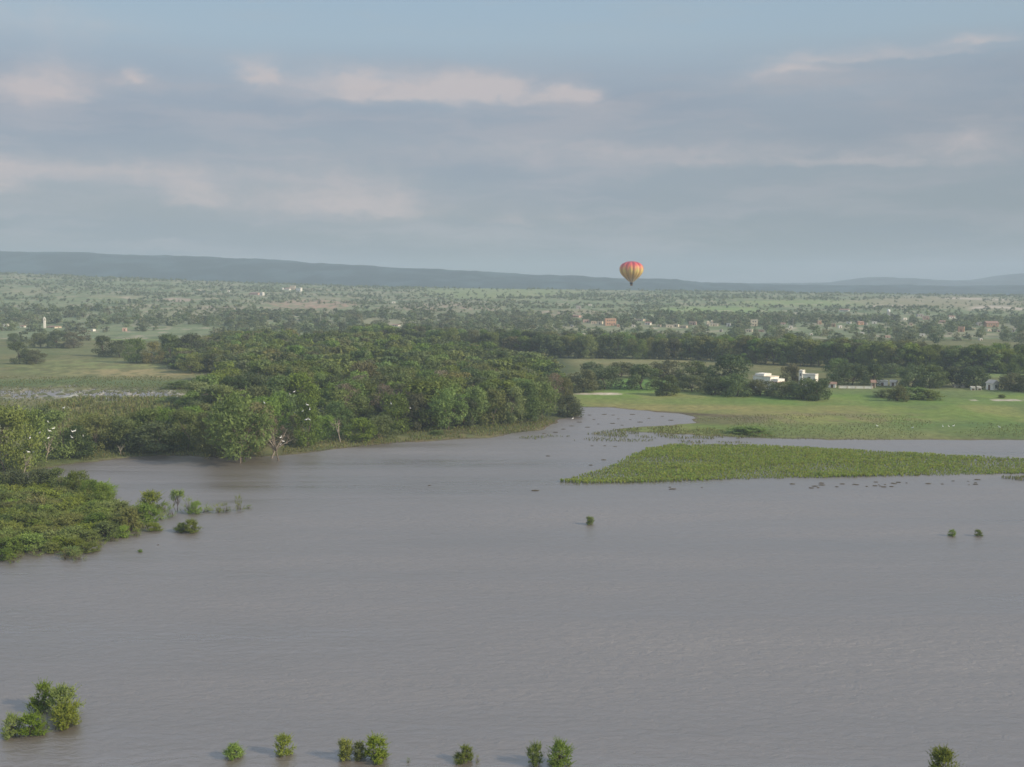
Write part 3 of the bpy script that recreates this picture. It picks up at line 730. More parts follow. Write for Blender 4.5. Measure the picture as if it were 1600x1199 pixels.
# survey of the far village: foot u, foot v, width px, height px, plaster, roof, description
vill = [
 (954, 509, 17, 11, 'orange', 'flat', 'large orange brick block standing tallest in the middle of the village'),
 (938, 507, 8, 4.5, 'cream', 'flat', 'cream house touching the left of the orange block'), (928, 506, 9, 3.5, 'tan', 'flat', 'tan house second left of the orange block'),
 (916, 504, 10, 4, 'pink', 'flat', 'pinkish house third left of the orange block'), (900, 496, 14, 3.5, 'pink', 'tile', 'long low pink house up the slope left of the orange block'),
 (904, 483, 7, 5, 'grey', 'flat', 'grey ruin alone high on the slope above the village'), (922, 478, 5, 2.5, 'white', 'flat', 'tiny pale hut right of the grey ruin on the slope'),
 (894, 511, 4, 3, 'white', 'flat', 'little white hut left of the orange block among trees'), (966, 511, 4, 3.5, 'orange', 'flat', 'small orange house at the right foot of the orange block'),
 (990, 511, 5, 3, 'white', 'flat', 'little white house between the orange block and the white hall'), (1000, 502, 16, 3, 'tan', 'flat', 'long low tan wall house behind the white hall'),
 (1013, 508, 9, 5, 'white', 'tile', 'white hall with lean-to right of the orange block'), (1031, 511, 5, 3, 'tan', 'flat', 'small tan house right of the white hall'),
 (1047, 512, 12, 4, 'cream', 'flat', 'long cream house in the middle right of the village'), (1057, 511, 8, 4, 'cream', 'flat', 'cream house adjoining the long cream one'),
 (1069, 513, 11, 3.5, 'tan', 'flat', 'low tan house left of the pink roofed one'), (1083, 508, 11, 5, 'pink', 'flat', 'pink and white two part house left of the chapel'),
 (1116, 510, 15, 4, 'cream', 'flat', 'low cream wing beside the chapel towers'), (1139, 510, 6, 4.5, 'white', 'flat', 'bright white cube house right of the chapel'),
 (1127, 519, 4, 4, 'grey', 'flat', 'small grey house below the bright white cube'), (1179, 510, 11, 10, 'cream', 'flat', 'sunlit cream two storey house right of the chapel'),
 (1171, 519, 11, 4, 'cream', 'flat', 'low cream house at the foot of the sunlit two storey one'), (1190, 519, 8, 3, 'orange', 'flat', 'small orange house right of the sunlit two storey one'),
 (873, 526, 6, 3, 'tan', 'flat', 'small tan hut among trees left of the village'), (911, 524, 7, 2.5, 'white', 'flat', 'small white hut among trees below the orange block'),
 (1224, 508, 7, 3.5, 'grey', 'tile', 'grey house with sloping roof by the side track'), (1236, 513, 5, 3.5, 'white', 'flat', 'small white house at the end of the side track'),
 (1281, 507, 6, 6, 'brown', 'flat', 'brown tall house beside two utility poles'), (1303, 511, 6, 5, 'brown', 'flat', 'brown house left of a white cube in the right village'),
 (1313, 513, 5, 4, 'white', 'flat', 'white cube house next to a brown one in the right village'), (1327, 506, 7, 2.5, 'white', 'flat', 'long low white house in the right village'),
 (1321, 487, 14, 4, 'white', 'tile', 'white house with slanting roof alone on the upper slope'), (1345, 508, 9, 6, 'orange', 'tile', 'orange brown house left of the water tower'),
 (1352, 508, 7, 3, 'grey', 'flat', 'grey shed right of the orange brown house'), (1367, 506, 7, 3, 'white', 'flat', 'low white house below left of the water tower'),
 (1387, 528, 9, 3, 'pink', 'flat', 'low pink house in the trees under the water tower'), (1348, 522, 6, 2.5, 'white', 'flat', 'low white house in the trees left under the tower'),
 (1414, 500, 6, 3, 'white', 'flat', 'small white house right of the water tower'), (1424, 509, 5, 4, 'tan', 'flat', 'tan house down right of the water tower'),
 (1438, 495, 9, 4, 'grey', 'flat', 'grey house on the left of the upper right pair'), (1448, 500, 10, 6, 'pink', 'flat', 'pink white house on the right of the upper right pair'),
 (1442, 525, 8, 3, 'white', 'flat', 'low white house deep in trees on the right'), (1473, 505, 10, 4, 'pink', 'tile', 'pink roofed house left of the bright white one'),
 (1488, 498, 9, 4.5, 'white', 'tile', 'bright white house with lean roof at the upper right'), (1485, 523, 7, 2.5, 'tan', 'flat', 'low tan house in trees below the bright white one'),
 (1503, 519, 9, 8, 'orange', 'flat', 'orange house stepped up on a white base at the right'), (1521, 516, 6, 3, 'tan', 'flat', 'small tan house left of the big brown one'),
 (1531, 509, 7, 5, 'grey', 'flat', 'grey house adjoining the big brown one'), (1551, 511, 19, 9, 'brown', 'tile', 'big brown house with broad roof at the right end of the village'),
 (1546, 518, 7, 3.5, 'cream', 'flat', 'cream house under the big brown one'), (1561, 519, 6, 4, 'cream', 'flat', 'cream cube right under the big brown one'),
 (1583, 519, 5, 6, 'grey', 'flat', 'grey tall house at the far right of the village'), (1533, 532, 4, 3, 'white', 'flat', 'tiny white hut in trees at the far right'),
 (1268, 524, 4, 2.5, 'white', 'flat', 'tiny white hut in trees left of the brown tall house'), (9, 511, 7, 4.5, 'white', 'flat', 'white house at the left edge beyond the meadow'),
 (35, 512, 7, 3.5, 'white', 'tile', 'white house second from the left edge beyond the meadow'), (82, 513, 20, 3.5, 'cream', 'tile', 'long church nave beside the pale bell tower'),
 (145, 518, 4, 3, 'white', 'flat', 'tiny white hut in the green field at left'), (194, 518, 6, 5, 'pink', 'flat', 'pinkish white house by the round trees at left'),
 (398, 461, 16, 4, 'pink', 'tile', 'long pink building on the left of the hilltop'), (409, 462, 6, 5, 'white', 'flat', 'white house end of the long pink hilltop building'),
 (357, 457, 3, 3, 'white', 'flat', 'tiny white hut far left on the hilltop'), (449, 454, 8, 4, 'white', 'tile', 'white hilltop house with a dark opening, left of its pair'),
 (467, 456, 8, 6, 'white', 'flat', 'white hilltop house on the right of its pair'), (457, 453, 8, 6, 'tan', 'flat', 'tan upper block between the white hilltop pair'),
 (441, 453, 3, 3, 'white', 'flat', 'tiny white block at the left of the hilltop pair'), (615, 474, 5, 2.5, 'white', 'flat', 'small white hut in the scrub middle of the slope'),
 (618, 510, 12, 3, 'white', 'tile', 'white farm shed half hidden behind the riverside wood'),
]

# ---------------------------------------------------------------- long treeline across the middle distance
rng = np.random.default_rng(17)
TL_U = [540, 640, 760, 880, 1000, 1100, 1200, 1300, 1400, 1500, 1620]; TL_V = [545, 549, 556, 559.5, 561, 563, 569, 574, 578, 581, 584]
n = 0
for row, (dv, sp) in enumerate([(0, 14), (-6, 17), (-12, 20)]):
    u = 545 + row * 7
    while u < 1625:
        v = float(np.interp(u, TL_U, TL_V)) + dv + rng.uniform(-1.2, 1.2)
        x, y, z = place(u, v); k = PXM(y); h = rng.uniform(29, 39) * (1.0 - row * .08) * k * (1.12 if u > 1150 else 1)
        kk = rng.choice(['tall', 'tall_dark', 'willow', 'willow_dark'], p=[.33, .32, .2, .15] if u < 1120 else [.52, .12, .3, .06])
        sec = ('left third' if u < 900 else 'middle third' if u < 1250 else 'right third')
        grow(kk, 'treeline_tree', x, y, z - .1, h, h * rng.uniform(.75, 1.0), rng.uniform(0, 6.28),
             f"{'light green' if kk in ('tall','willow') else 'dark green'} {'slender' if kk.startswith('tall') else 'round'} tree in the {('front','second','rear')[row]} row of the treeline, {sec}", 'tree',
             'trees of the long treeline before the village', int(rng.integers(10)))
        u += sp * rng.uniform(.8, 1.2); n += 1
print('treeline', n)

# far woods about the village and scrub on the slopes; the ground before each house is open
from_house = []
def clear_of_houses(x, y, z, h, w):
    H = np.array([(u, v, ww, hh) for (u, v, ww, hh, *_r) in vill] + [(1388, 512, 6, 20), (70, 513, 5, 16), (1109, 509, 11, 8)], float)
    HD = np.array([place(a[0], a[1])[1] for a in H])
    u, v0 = pix(x, y, z); v1 = pix(x, y, z + h * 1.0)[1]; hw = w * .5 / PXM(y)
    bad = np.zeros(len(x), bool)
    for a, d in zip(H, HD):
        bad |= (np.abs(u - a[0]) < a[2] * .5 + hw * .75) & (y < d + 4) & (v1 < a[1] - a[3] * .25) & (v0 > a[1] - a[3])
    return ~bad
def band_pts(rng, n, y0, y1, u0=-120, u1=1720, dens=None):
    y = np.sqrt(rng.uniform(y0 ** 2, y1 ** 2, n)); u = rng.uniform(u0, u1, n); x = (u - 800) / F * y
    if dens is not None:
        k = rng.uniform(0, 1, n) < dens(x, y, u); x, y = x[k], y[k]
    return x, y, height(x, y)
def dw(x, y, u):
    v = pix(x, y, height(x, y))[1]
    dd = sstep(.33, .5, fbm(x / 70, y / 90, 3, 61)) * .9 + .15
    dd = dd * np.where((u < 330) & (v > 519) & (v < 532), 0.02, 1) * np.where((u > 400) & (u < 530) & (v > 505) & (v < 512), .05, 1)
    dd = dd * np.where((v > 534) & (u < 560), 0, 1)
    return dd
x, y, z = band_pts(rng, 3600, 730, 1230, dens=dw)
hh = rng.uniform(4.5, 9, len(x)); k = clear_of_houses(x, y, z, hh, hh); x, y, z, hh = x[k], y[k], z[k], hh[k]; sel = rng.uniform(size=len(x)) < .65
# keep rooftops of the village clear of the trees standing before them
mass('far_woodland', [(a, b_, c_ - .3, h, h * rng.uniform(.9, 1.4)) for a, b_, c_, h, s in zip(x, y, z, hh, sel) if s], 'mid', ML['scrub'], rng, 'hazy grey green woodland around the far village', 'woodland')
mass('far_dark_woodland', [(a, b_, c_ - .3, h * .9, h * rng.uniform(.9, 1.5)) for a, b_, c_, h, s in zip(x, y, z, hh, sel) if not s], 'mid', ML['dark'], rng, 'darker hazy clumps of woodland around the far village', 'woodland')
def ds(x, y, u):
    v = pix(x, y, height(x, y))[1]
    dd = sstep(.40, .60, fbm(x / 55, y / 70, 4, 71)) * .95 + .05
    hd = (np.abs(((y * .95 + x * .22 + 30 * fbm(x / 200, y / 200, 2, 5)) % 170) - 85) < 5) | (np.abs(((x + y * .35) % 230) - 115) < 3.5)
    dd = np.where(hd & (fbm(x / 60, y / 60, 2, 91) > .42), 1.0, dd * .8)
    for cu, cv, ru, rv in [(1110, 488, 95, 8), (780, 458, 120, 7), (1270, 474, 130, 4), (1480, 472, 130, 8), (1550, 482, 80, 4), (490, 477, 60, 6)]:
        dd = dd * (1 - .85 * ell(u, v, cu, cv, ru, rv))
    return dd
x, y, z = band_pts(rng, 26000, 1120, 2420, dens=ds)
k = clear_of_houses(x, y, z, np.full(len(x), 4.0), np.full(len(x), 5.0)); x, y, z = x[k], y[k], z[k]
items = [(a, b_, c_ - .2, h, h * rng.uniform(1.1, 1.9)) for a, b_, c_, h in zip(x, y, z, rng.uniform(1.6, 4.3, len(x)))]
print('scrub', len(items))
mass('hillside_scrub', items, 'small', ML['scrub'], rng, 'hazy scrub dotting the slopes beyond the village', 'scrub')
x, y, z = band_pts(rng, 260, 1040, 1180)
k = clear_of_houses(x, y, z, np.full(len(x), 6.0), np.full(len(x), 8.0)); x, y, z = x[k], y[k], z[k]
for i in range(min(150, len(x))):
    h = rng.uniform(4, 7); u = pix(x[i], y[i], z[i])[0]
    grow('scrub', 'scrub_tree', x[i], y[i], z[i] - .1, h, h * rng.uniform(1.2, 1.7), rng.uniform(0, 6.28), 'small round scrub tree on the lower slope %s' % ('behind the left meadow' if u < 530 else 'above the middle of the treeline' if u < 1060 else 'among the village houses at right'),
         'scrub tree', 'scrub trees on the lower slopes', i)

# ---------------------------------------------------------------- flooded shrubs at left
rng = np.random.default_rng(23)
SH = poly_world([(-70, 760), (-70, 872), (0, 868), (45, 862), (90, 858), (120, 868), (150, 852), (185, 836), (205, 815), (180, 798), (165, 778), (150, 768), (60, 764)])
sx, sy = scatter(SH, 3.1, rng)
o = np.argsort(sy); sx, sy = sx[o], sy[o]
for i in range(len(sx)):
    u, v = pix(sx[i], sy[i], 0.0); h = rng.uniform(2.2, 3.7) * (1.0 if v < 850 else .85)
    dk = rng.uniform() < (.45 if v < 800 else .18)
    pl = 'front edge' if v > 845 else 'middle' if v > 805 else 'rear'
    pu = 'left edge' if u < 60 else 'centre' if u < 130 else 'right side'
    grow('shrub_dark' if dk else 'shrub', 'flooded_shrub', sx[i], sy[i], -.1, h, h * rng.uniform(1.25, 1.7), rng.uniform(0, 6.28),
         f"{'deep green' if dk else 'bright green'} leafy shrub standing in flood water, {pl} of the left thicket, {pu}", 'shrub', 'shrubs of the flooded thicket', i)
print('thicket', len(sx))
for i, (k, u, v, h, w, lab) in enumerate([
        ('willow_dark', -20, 777, 44, 60, 'dark bushy tree of the row above the thicket, cut by the left edge'),
        ('willow_dark', 22, 777, 44, 58, 'dark leafy tree first in the row above the thicket'),
        ('willow_dark', 62, 776, 44, 56, 'dark leafy tree second in the row above the thicket'),
        ('willow', 96, 776, 46, 50, 'green leafy tree third in the row above the thicket'),
        ('willow', 124, 780, 46, 42, 'green leafy tree fourth in the row above the thicket'),
        ('willow', 142, 788, 40, 34, 'dark footed tree at the right of the row above the thicket'),
        ('willow', 163, 797, 42, 36, 'bushy tree with round top overlooking open water at the thicket corner')]):
    at_px(k, 'thicket_tree', u, v, h, w, lab, 'tree', None, i)
singles = [
 ('shrub', 237, 797, 32, 34, 'round topped shrub in the water, first right of the thicket'),
 ('shrub', 226, 818, 34, 40, 'dense shrub standing in water below the round topped one'),
 ('shrub', 203, 830, 38, 40, 'shrub at the right corner of the thicket by the open water'),
 ('shrub', 240, 830, 14, 22, 'low tuft of leaves at the foot of the corner shrubs'),
 ('umbrella', 276, 800, 34, 26, 'slim shrub with a tuft on top right of the round topped one'),
 ('sparse', 295, 800, 24, 28, 'thin airy shrub beside the tufted slim one'),
 ('sparse', 266, 809, 22, 22, 'thin yellowish shrub left of the tufted slim one'),
 ('sparse', 320, 801, 15, 26, 'faint yellowish drowned shrub left of two'),
 ('sparse', 340, 802, 16, 26, 'faint yellowish drowned shrub right of two'),
 ('sparse', 374, 799, 27, 18, 'slim upright shrub alone at the end of the drowned row'),
 ('sparse', 388, 795, 7, 16, 'few twigs in the water right of the slim upright shrub'),
 ('shrub', 284, 831, 16, 22, 'left half of the small floating looking shrub below the drowned row'),
 ('shrub', 299, 832, 22, 26, 'right half of the small shrub below the drowned row'),
 ('shrub', 922, 820, 14, 13, 'tiny lone shrub in the open water below the crop field'),
 ('shrub', 1488, 838, 11, 11, 'left one of two tiny shrubs in the open water at right'),
 ('shrub', 1528, 838, 11, 12, 'right one of two tiny shrubs in the open water at right'),
 ('shrub', 219, 863, 5, 7, 'tiny tuft of leaves poking from the water below the thicket'),
 ('shrub', 66, 1110, 48, 34, 'tall airy shrub with tufted top in the lower left water'),
 ('shrub', 100, 1118, 52, 42, 'big dense shrub, upper right of the lower left group'),
 ('shrub', 103, 1136, 42, 44, 'bright leafy shrub at the right foot of the lower left group'),
 ('shrub', 20, 1150, 36, 32, 'leftmost shrub of the lower left group'),
 ('shrub', 48, 1150, 38, 40, 'low rounded shrub in the middle of the lower left group'),
 ('sparse', 68, 1142, 26, 26, 'thin yellowish twigs inside the lower left group'),
 ('shrub', 365, 1183, 26, 29, 'small round shrub, leftmost alone on the bottom water'),
 ('shrub', 444, 1180, 36, 27, 'upright shrub casting a thin shadow leftwards'),
 ('shrub', 540, 1187, 36, 25, 'left shrub of the trio near the bottom'),
 ('shrub', 562, 1187, 30, 22, 'middle smaller shrub of the trio near the bottom'),
 ('shrub', 587, 1187, 40, 42, 'right and widest shrub of the trio near the bottom'),
 ('sparse', 638, 1192, 9, 8, 'tiny sprig just right of the trio near the bottom'),
 ('shrub', 724, 1190, 28, 27, 'single shrub in the middle of the bottom water'),
 ('sparse', 746, 1192, 14, 10, 'thin sprig right of the single middle shrub'),
 ('shrub', 836, 1196, 38, 25, 'left and slimmer shrub of the bottom pair'),
 ('shrub', 875, 1197, 42, 38, 'right and fuller shrub of the bottom pair'),
 ('shrub', 1473, 1222, 60, 44, 'shrub cut by the bottom edge at lower right'),
 ('sparse', 1494, 1222, 36, 36, 'thin yellowish side of the shrub at lower right'),
]
for i, (k, u, v, h, w, lab) in enumerate(singles):
    at_px(k, 'flooded_shrub', u, v, h, w, lab, 'shrub', None, i)
edge = [(8, 874), (30, 872), (58, 868), (80, 862), (104, 874), (122, 876), (140, 862), (158, 854), (176, 846), (192, 840), (214, 838), (250, 812), (186, 806), (216, 800), (256, 800), (306, 803), (352, 801), (20, 880), (112, 868), (222, 826)]
for i, (u, v) in enumerate(edge):
    at_px('sparse' if i % 3 else 'shrub', 'flooded_shrub', u, v, float(rng.uniform(13, 22)), float(rng.uniform(20, 30)), 'loose yellowish half drowned shrub along the ragged rim of the left thicket', 'shrub', 'half drowned shrubs at the thicket rim', i)

# ---------------------------------------------------------------- crop field, reeds, grasses
def blades(rng, x, y, z, h, nb, spread, wid, arch=.5, seg=2):
    n = len(x) * nb; px = np.repeat(x, nb); py = np.repeat(y, nb); pz = np.repeat(z, nb); H = np.repeat(h, nb) * rng.uniform(.6, 1.1, n)
    a = rng.uniform(0, 2 * np.pi, n); dx, dy = np.cos(a), np.sin(a); sp = spread * rng.uniform(.4, 1.2, n) * H
    V = []; lv = [0, .62, 1.0]; zz = [0, .88, 1.0 - arch * .35]; ww = [.7, 1.0, .12]
    for t, zf, wf_ in zip(lv, zz, ww):
        cx = px + dx * sp * t ** 1.3; cy_ = py + dy * sp * t ** 1.3; cz = pz + H * zf
        for sgn in (-1, 1): V.append(np.stack([cx - dy * wid * wf_ * sgn * .5, cy_ + dx * wid * wf_ * sgn * .5, cz], 1))
    V = np.stack(V, 1).reshape(-1, 3); o = np.arange(n)[:, None] * 6
    f = np.concatenate([o + np.array([0, 1, 3, 2]), o + np.array([2, 3, 5, 4])])
    c = np.zeros((len(V), 3)); c[:, 0] = np.repeat(rng.uniform(0, 1, n), 6); c[:, 1] = np.repeat(np.repeat(rng.uniform(0, 1, len(x)), nb), 6)
    return V, f, c
rng = np.random.default_rng(31)
cx, cyy = scatter(CROP, .62, rng, .45)
sd = sdf(cx, cyy, CROP); keep = (sd > 1.2) | (rng.uniform(size=len(cx)) < .6); keep &= cx < 160
edge = fbm(cx * .2, cyy * .2, 3, 3); keep &= (sd > edge * 4.5 - 2.0) & (fbm(cx * .9, cyy * .5, 2, 66) > .14)
cx, cyy = cx[keep], cyy[keep]
v, f, c = blades(rng, cx, cyy, np.full(len(cx), -.1), np.interp(fbm(cx * .05, cyy * .08, 3, 8) + fbm(cx * .6, cyy * .6, 2, 18) * .3, [.4, .85], [.42, .95]), 9, .7, .13)
print('crop', len(cx), len(f))
tag(link('crop_field', np_mesh('crop_field', v, f, c), ML['corn']), 'yellow green flooded crop field on a tongue of land in the water', 'crops', None, 'stuff')

def blade_field(name, poly, step, hr, mat, label, cat, dens=.5, nb=6, spread=.3, wid=.18, seed=1, sc=.12):
    r_ = np.random.default_rng(seed); x, y = scatter(poly, step, r_, .48)
    n_ = fbm(x * sc, y * sc * .8, 4, seed); k = (n_ > dens) ; x, y = x[k], y[k]
    z = np.maximum(height(x, y), 0) - .05
    v, f, c = blades(r_, x, y, z, r_.uniform(hr[0], hr[1], len(x)), nb, spread, wid)
    print(name, len(x)); return tag(link(name, np_mesh(name, v, f, c), mat), label, cat, None, 'stuff')
REED = poly_world([(95, 700), (150, 708), (320, 706), (345, 690), (320, 640), (285, 626), (120, 628), (60, 640), (60, 690)])
blade_field('reed_bed', REED, 1.15, (1.4, 2.6), ML['reed'], 'green reed bed between the egret trees and the wood', 'reeds', .36, 7, .3, .22, 3)
COVE = poly_world([(125, 722), (200, 713.5), (330, 712.5), (345, 704), (300, 706), (200, 706), (150, 708), (115, 714)])
blade_field('cove_grass', COVE, .7, (.4, .9), ML['reed'], 'short grass along the muddy edge of the little cove', 'grass', .3, 6, .4, .12, 4)
BANKG = poly_world([(440, 712), (520, 702), (640, 691), (760, 683), (835, 674), (870, 660), (850, 655), (760, 668), (640, 676), (520, 690), (440, 702)])
blade_field('bank_grass', BANKG, .95, (.4, 1.1), ML['reed'], 'rough grass on the bank below the riverside wood', 'grass', .36, 6, .4, .16, 5)
blade_field('flooded_grass', BARS[0], .9, (.25, .6), ML['reed'], 'thin bar of drowned grass reaching into the water', 'grass', .47, 6, .5, .14, 6, .16)
blade_field('drowned_meadow_grass', BARS[1], .85, (.3, .8), ML['reed'], 'tufts of drowned grass between the inlet and the channel', 'grass', .42, 6, .5, .14, 7, .2)
FLAT = poly_world([(1080, 656), (1200, 650), (1420, 652), (1600, 664), (1640, 689), (1300, 688), (1200, 686), (1100, 681), (1060, 668)])
blade_field('marsh_grass', FLAT, 1.5, (.18, .42), ML['reed'], 'rough marsh grass along the edge of the right pasture', 'grass', .40, 6, .5, .2, 8, .05)
MEAD = poly_world([(-30, 655), (110, 655), (120, 630), (330, 622), (330, 598), (250, 590), (-30, 590)])
blade_field('meadow_tussocks', MEAD, 1.9, (.25, .6), ML['reed'], 'tussocks in the flooded left meadow', 'grass', .42, 6, .6, .3, 9, .08)
SPIT = poly_world([(1560, 747), (1600, 745), (1650, 745), (1650, 752), (1600, 752), (1580, 750)])
blade_field('spit_grass', SPIT, .6, (.4, .8), ML['reed'], 'small strip of drowned grass at the right edge', 'grass', .3, 6, .5, .12, 10)

# floating weed clumps
rng = np.random.default_rng(41)
weeds = []
for i in range(3):
    n = 60; a = rng.uniform(0, 6.28, n); r = np.sqrt(rng.uniform(0, 1, n)) * .5
    v, f, c = blades(rng, np.cos(a) * r, np.sin(a) * r * .7, np.full(n, -.02), np.full(n, .22) * (1.2 - r), 4, 1.2, .09)
    weeds.append(np_mesh('weed_clump', v, f, c)); weeds[-1].materials.append(ML['weed'])
wl = [(856, 713, 9, 'dark clump of floating weed alone in the broad water right of the wood'), (671, 759, 6, 'small floating twig clump in the middle of the broad water'),
      (836, 767, 15, 'thin floating weed line left of the crop field tip'), (923, 727, 8, 'weed clump near the left tip of the crop field'),
      (943, 719, 10, 'long weed clump left of the crop field slope'), (925, 697, 6, 'left of three weed clumps above the crop field tip'),
      (945, 697, 6, 'middle of three weed clumps above the crop field tip'), (961, 698, 7, 'right of three weed clumps above the crop field tip'), (247, 852, 4, 'speck of floating weed near the left thicket')]
for u, v in [(921, 649), (944, 648), (958, 649), (988, 648), (1014, 654), (1035, 651), (905, 660), (935, 663), (918, 668), (957, 662), (972, 665), (893, 666), (880, 671), (1000, 660), (985, 656), (868, 676), (850, 678), (1048, 657), (928, 656), (966, 655)]:
    wl.append((u, v, float(rng.uniform(5, 12)), None))
for u in list(rng.uniform(1260, 1530, 30)) + list(rng.uniform(960, 1260, 5)):
    wl.append((float(u), float(np.interp(u, [1000, 1300, 1450, 1600], [762, 757, 754, 750]) + rng.uniform(-2, 7)), float(rng.uniform(3, 13)), ''))
for i, (u, v, w, lab) in enumerate(wl):
    x, y = flat(u, v); k = PXM(float(y))
    o = link('weed_clump', weeds[i % 3]); o.location = (float(x), float(y), .0); o.scale = (w * k * .8, w * k * .55, .5 + .03 * w); o.rotation_euler = (0, 0, 0)
    if lab is None: tag(o, 'small dark clump of weed drifting in the narrow inlet', 'water weed', 'weed clumps drifting in the inlet')
    elif lab == '': tag(o, 'brown clump of weed drifting along the near edge of the crop field', 'water weed', 'weed clumps along the crop field')
    else: tag(o, lab, 'water weed')

# ---------------------------------------------------------------- buildings
def box(x0, x1, y0, y1, z0, z1):
    v = np.array([(x, y, z) for z in (z0, z1) for x, y in ((x0, y0), (x1, y0), (x1, y1), (x0, y1))], float)
    return v, np.array([(0, 3, 2, 1), (4, 5, 6, 7), (0, 1, 5, 4), (1, 2, 6, 5), (2, 3, 7, 6), (3, 0, 4, 7)])
def obj(name, parts, mat, parent=None):
    v, f = join(parts); return link(name, np_mesh(name, v, f), mat, parent)
PAL = {'white': (.84, .80, .72), 'cream': (.70, .60, .45), 'orange': (.60, .36, .24), 'brown': (.42, .27, .18), 'grey': (.38, .36, .34), 'pink': (.60, .40, .32), 'tan': (.55, .45, .33)}
MP = {k: simple('plaster_' + k, c, .85, .1, .9) for k, c in PAL.items()}
M_GLASS = simple('window_dark', (.05, .055, .06), .3, .1, 3, .5); M_DOOR = simple('door_wood', (.15, .09, .06), .7); M_TILE = simple('roof_tile', (.33, .21, .16), .8, .2, 4)
M_SLAB = simple('roof_slab', (.50, .46, .40), .9); M_STEEL = simple('painted_steel', (.55, .55, .55), .5); M_TANK = simple('tank_white', (.85, .84, .80), .45, .05); M_POLE = simple('pole_concrete', (.42, .40, .36), .8)
def window(par, x, y, z, w, h, axis, d=.05):
    """recessed pane with a surround standing a little proud of the wall"""
    fr, pn = [], []
    t = .09
    for a0, a1, b0, b1 in ((-w / 2 - t, w / 2 + t, -h / 2 - t, -h / 2), (-w / 2 - t, w / 2 + t, h / 2, h / 2 + t), (-w / 2 - t, -w / 2, -h / 2, h / 2), (w / 2, w / 2 + t, -h / 2, h / 2)):
        fr.append(box(x + a0, x + a1, y - d, y + .01, z + b0, z + b1) if axis == 'x' else box(y - .01, y + d, x + a0, x + a1, z + b0, z + b1))
    pn.append(box(x - w / 2, x + w / 2, y - d * .4, y + .012, z - h / 2, z + h / 2) if axis == 'x' else box(y - .012, y + d * .4, x - w / 2, x + w / 2, z - h / 2, z + h / 2))
    o = obj('window', fr, M_SLAB, par); obj('pane', pn, M_GLASS, o)
def house(name, u, v, wp, hp, colour, label, roof='flat', yaw=None, depth=.9, cat='house', lift=0.0, wins=None, group=None):
    x, y, z = place(u, v); k = PXM(y); w, h = wp * k, hp * k; dp = max(w * depth, 3.0)
    rz = R(-22 + (u * 7 % 44) - 10) if yaw is None else yaw
    e = empty(name, (x, y + dp * .5, z - .05 + lift), rz); tag(e, label, cat, group)
    X, Y = w / 2, dp / 2; mt = MP[colour]
    if roof == 'flat':
        t = .22
        obj('wall', [box(-X, X, -Y, Y, -.6, h - .35)], mt, e)
        rf = obj('roof', [box(-X - .12, X + .12, -Y - .12, Y + .12, h - .35, h - .15)], M_SLAB, e)
        obj('parapet', [box(-X, X, -Y, -Y + t, h - .15, h + .15), box(-X, X, Y - t, Y, h - .15, h + .15), box(-X, -X + t, -Y + t, Y - t, h - .15, h + .15), box(X - t, X, -Y + t, Y - t, h - .15, h + .15)], mt, rf)
    else:
        hw = h * .66
        obj('wall', [box(-X, X, -Y, Y, -.6, hw)], mt, e)
        ov = .35
        vs = np.array([(-X - ov, -Y - ov, hw), (X + ov, -Y - ov, hw), (X + ov, Y + ov, hw), (-X - ov, Y + ov, hw), (-X - ov, 0, h), (X + ov, 0, h)])
        me = bpy.data.meshes.new('roof'); me.from_pydata([tuple(q) for q in vs], [], [(0, 1, 5, 4), (2, 3, 4, 5), (0, 4, 3), (1, 2, 5), (0, 3, 2, 1)]); link('roof', me, M_TILE if roof == 'tile' else M_SLAB, e)
    hw = h - .5 if roof == 'flat' else h * .66
    fl = max(1, int(round(hw / 3.0))); fh = hw / fl; nw = max(1, int(w / 2.8)) if wins is None else wins
    for s in range(fl):
        for i in range(nw):
            px = -X + w * (i + 1) / (nw + 1)
            if s == 0 and i == nw // 2:
                obj('door', [box(px - .5, px + .5, -Y - .04, -Y + .01, 0.02, min(2.1, hw * .85))], M_DOOR, e); continue
            window(e, px, -Y, s * fh + fh * .55, min(1.1, w / (nw + 1) * .5), min(1.1, fh * .4), 'x')
        if dp > 4:
            window(e, 0, X, s * fh + fh * .55, 1.0, min(1.1, fh * .4), 'y')
    return e
for i, (u, v, w, h, colr, rf, lab) in enumerate(vill):
    house('village_house', u, v, w, h, colr, lab, rf, wins=4 if i == 0 else None, yaw=R(4) if i == 0 else None, depth=.7)
def tower(name, u, v, wp, hp, colour, label, cat):
    x, y, z = place(u, v); k = PXM(y); w, h = wp * k, hp * k; e = empty(name, (x, y, z), R(8)); tag(e, label, cat); X = w / 2
    obj('wall', [box(-X, X, -X, X, -.5, h * .72)], MP[colour], e)
    obj('cornice', [box(-X - .2, X + .2, -X - .2, X + .2, h * .72, h * .75)], M_SLAB, e)
    t = w * .22
    obj('belfry', [box(a, a + t, b_, b_ + t, h * .75, h * .9) for a in (-X, X - t) for b_ in (-X, X - t)], MP[colour], e)
    vs = [(-X, -X, h * .9), (X, -X, h * .9), (X, X, h * .9), (-X, X, h * .9), (0, 0, h * 1.05)]
    me = bpy.data.meshes.new('roof'); me.from_pydata(vs, [], [(0, 3, 2, 1), (0, 1, 4), (1, 2, 4), (2, 3, 4), (3, 0, 4)]); link('roof', me, MP[colour], e)
tower('bell_tower', 70, 513, 3, 17, 'white', 'slim pale bell tower rising at the left village', 'bell tower')
tower('chapel_tower', 1106, 509, 4, 7, 'cream', 'left squat tower of the cream village chapel', 'chapel tower')
tower('chapel_tower', 1112, 509, 3.5, 8, 'cream', 'right squat tower of the cream village chapel', 'chapel tower')

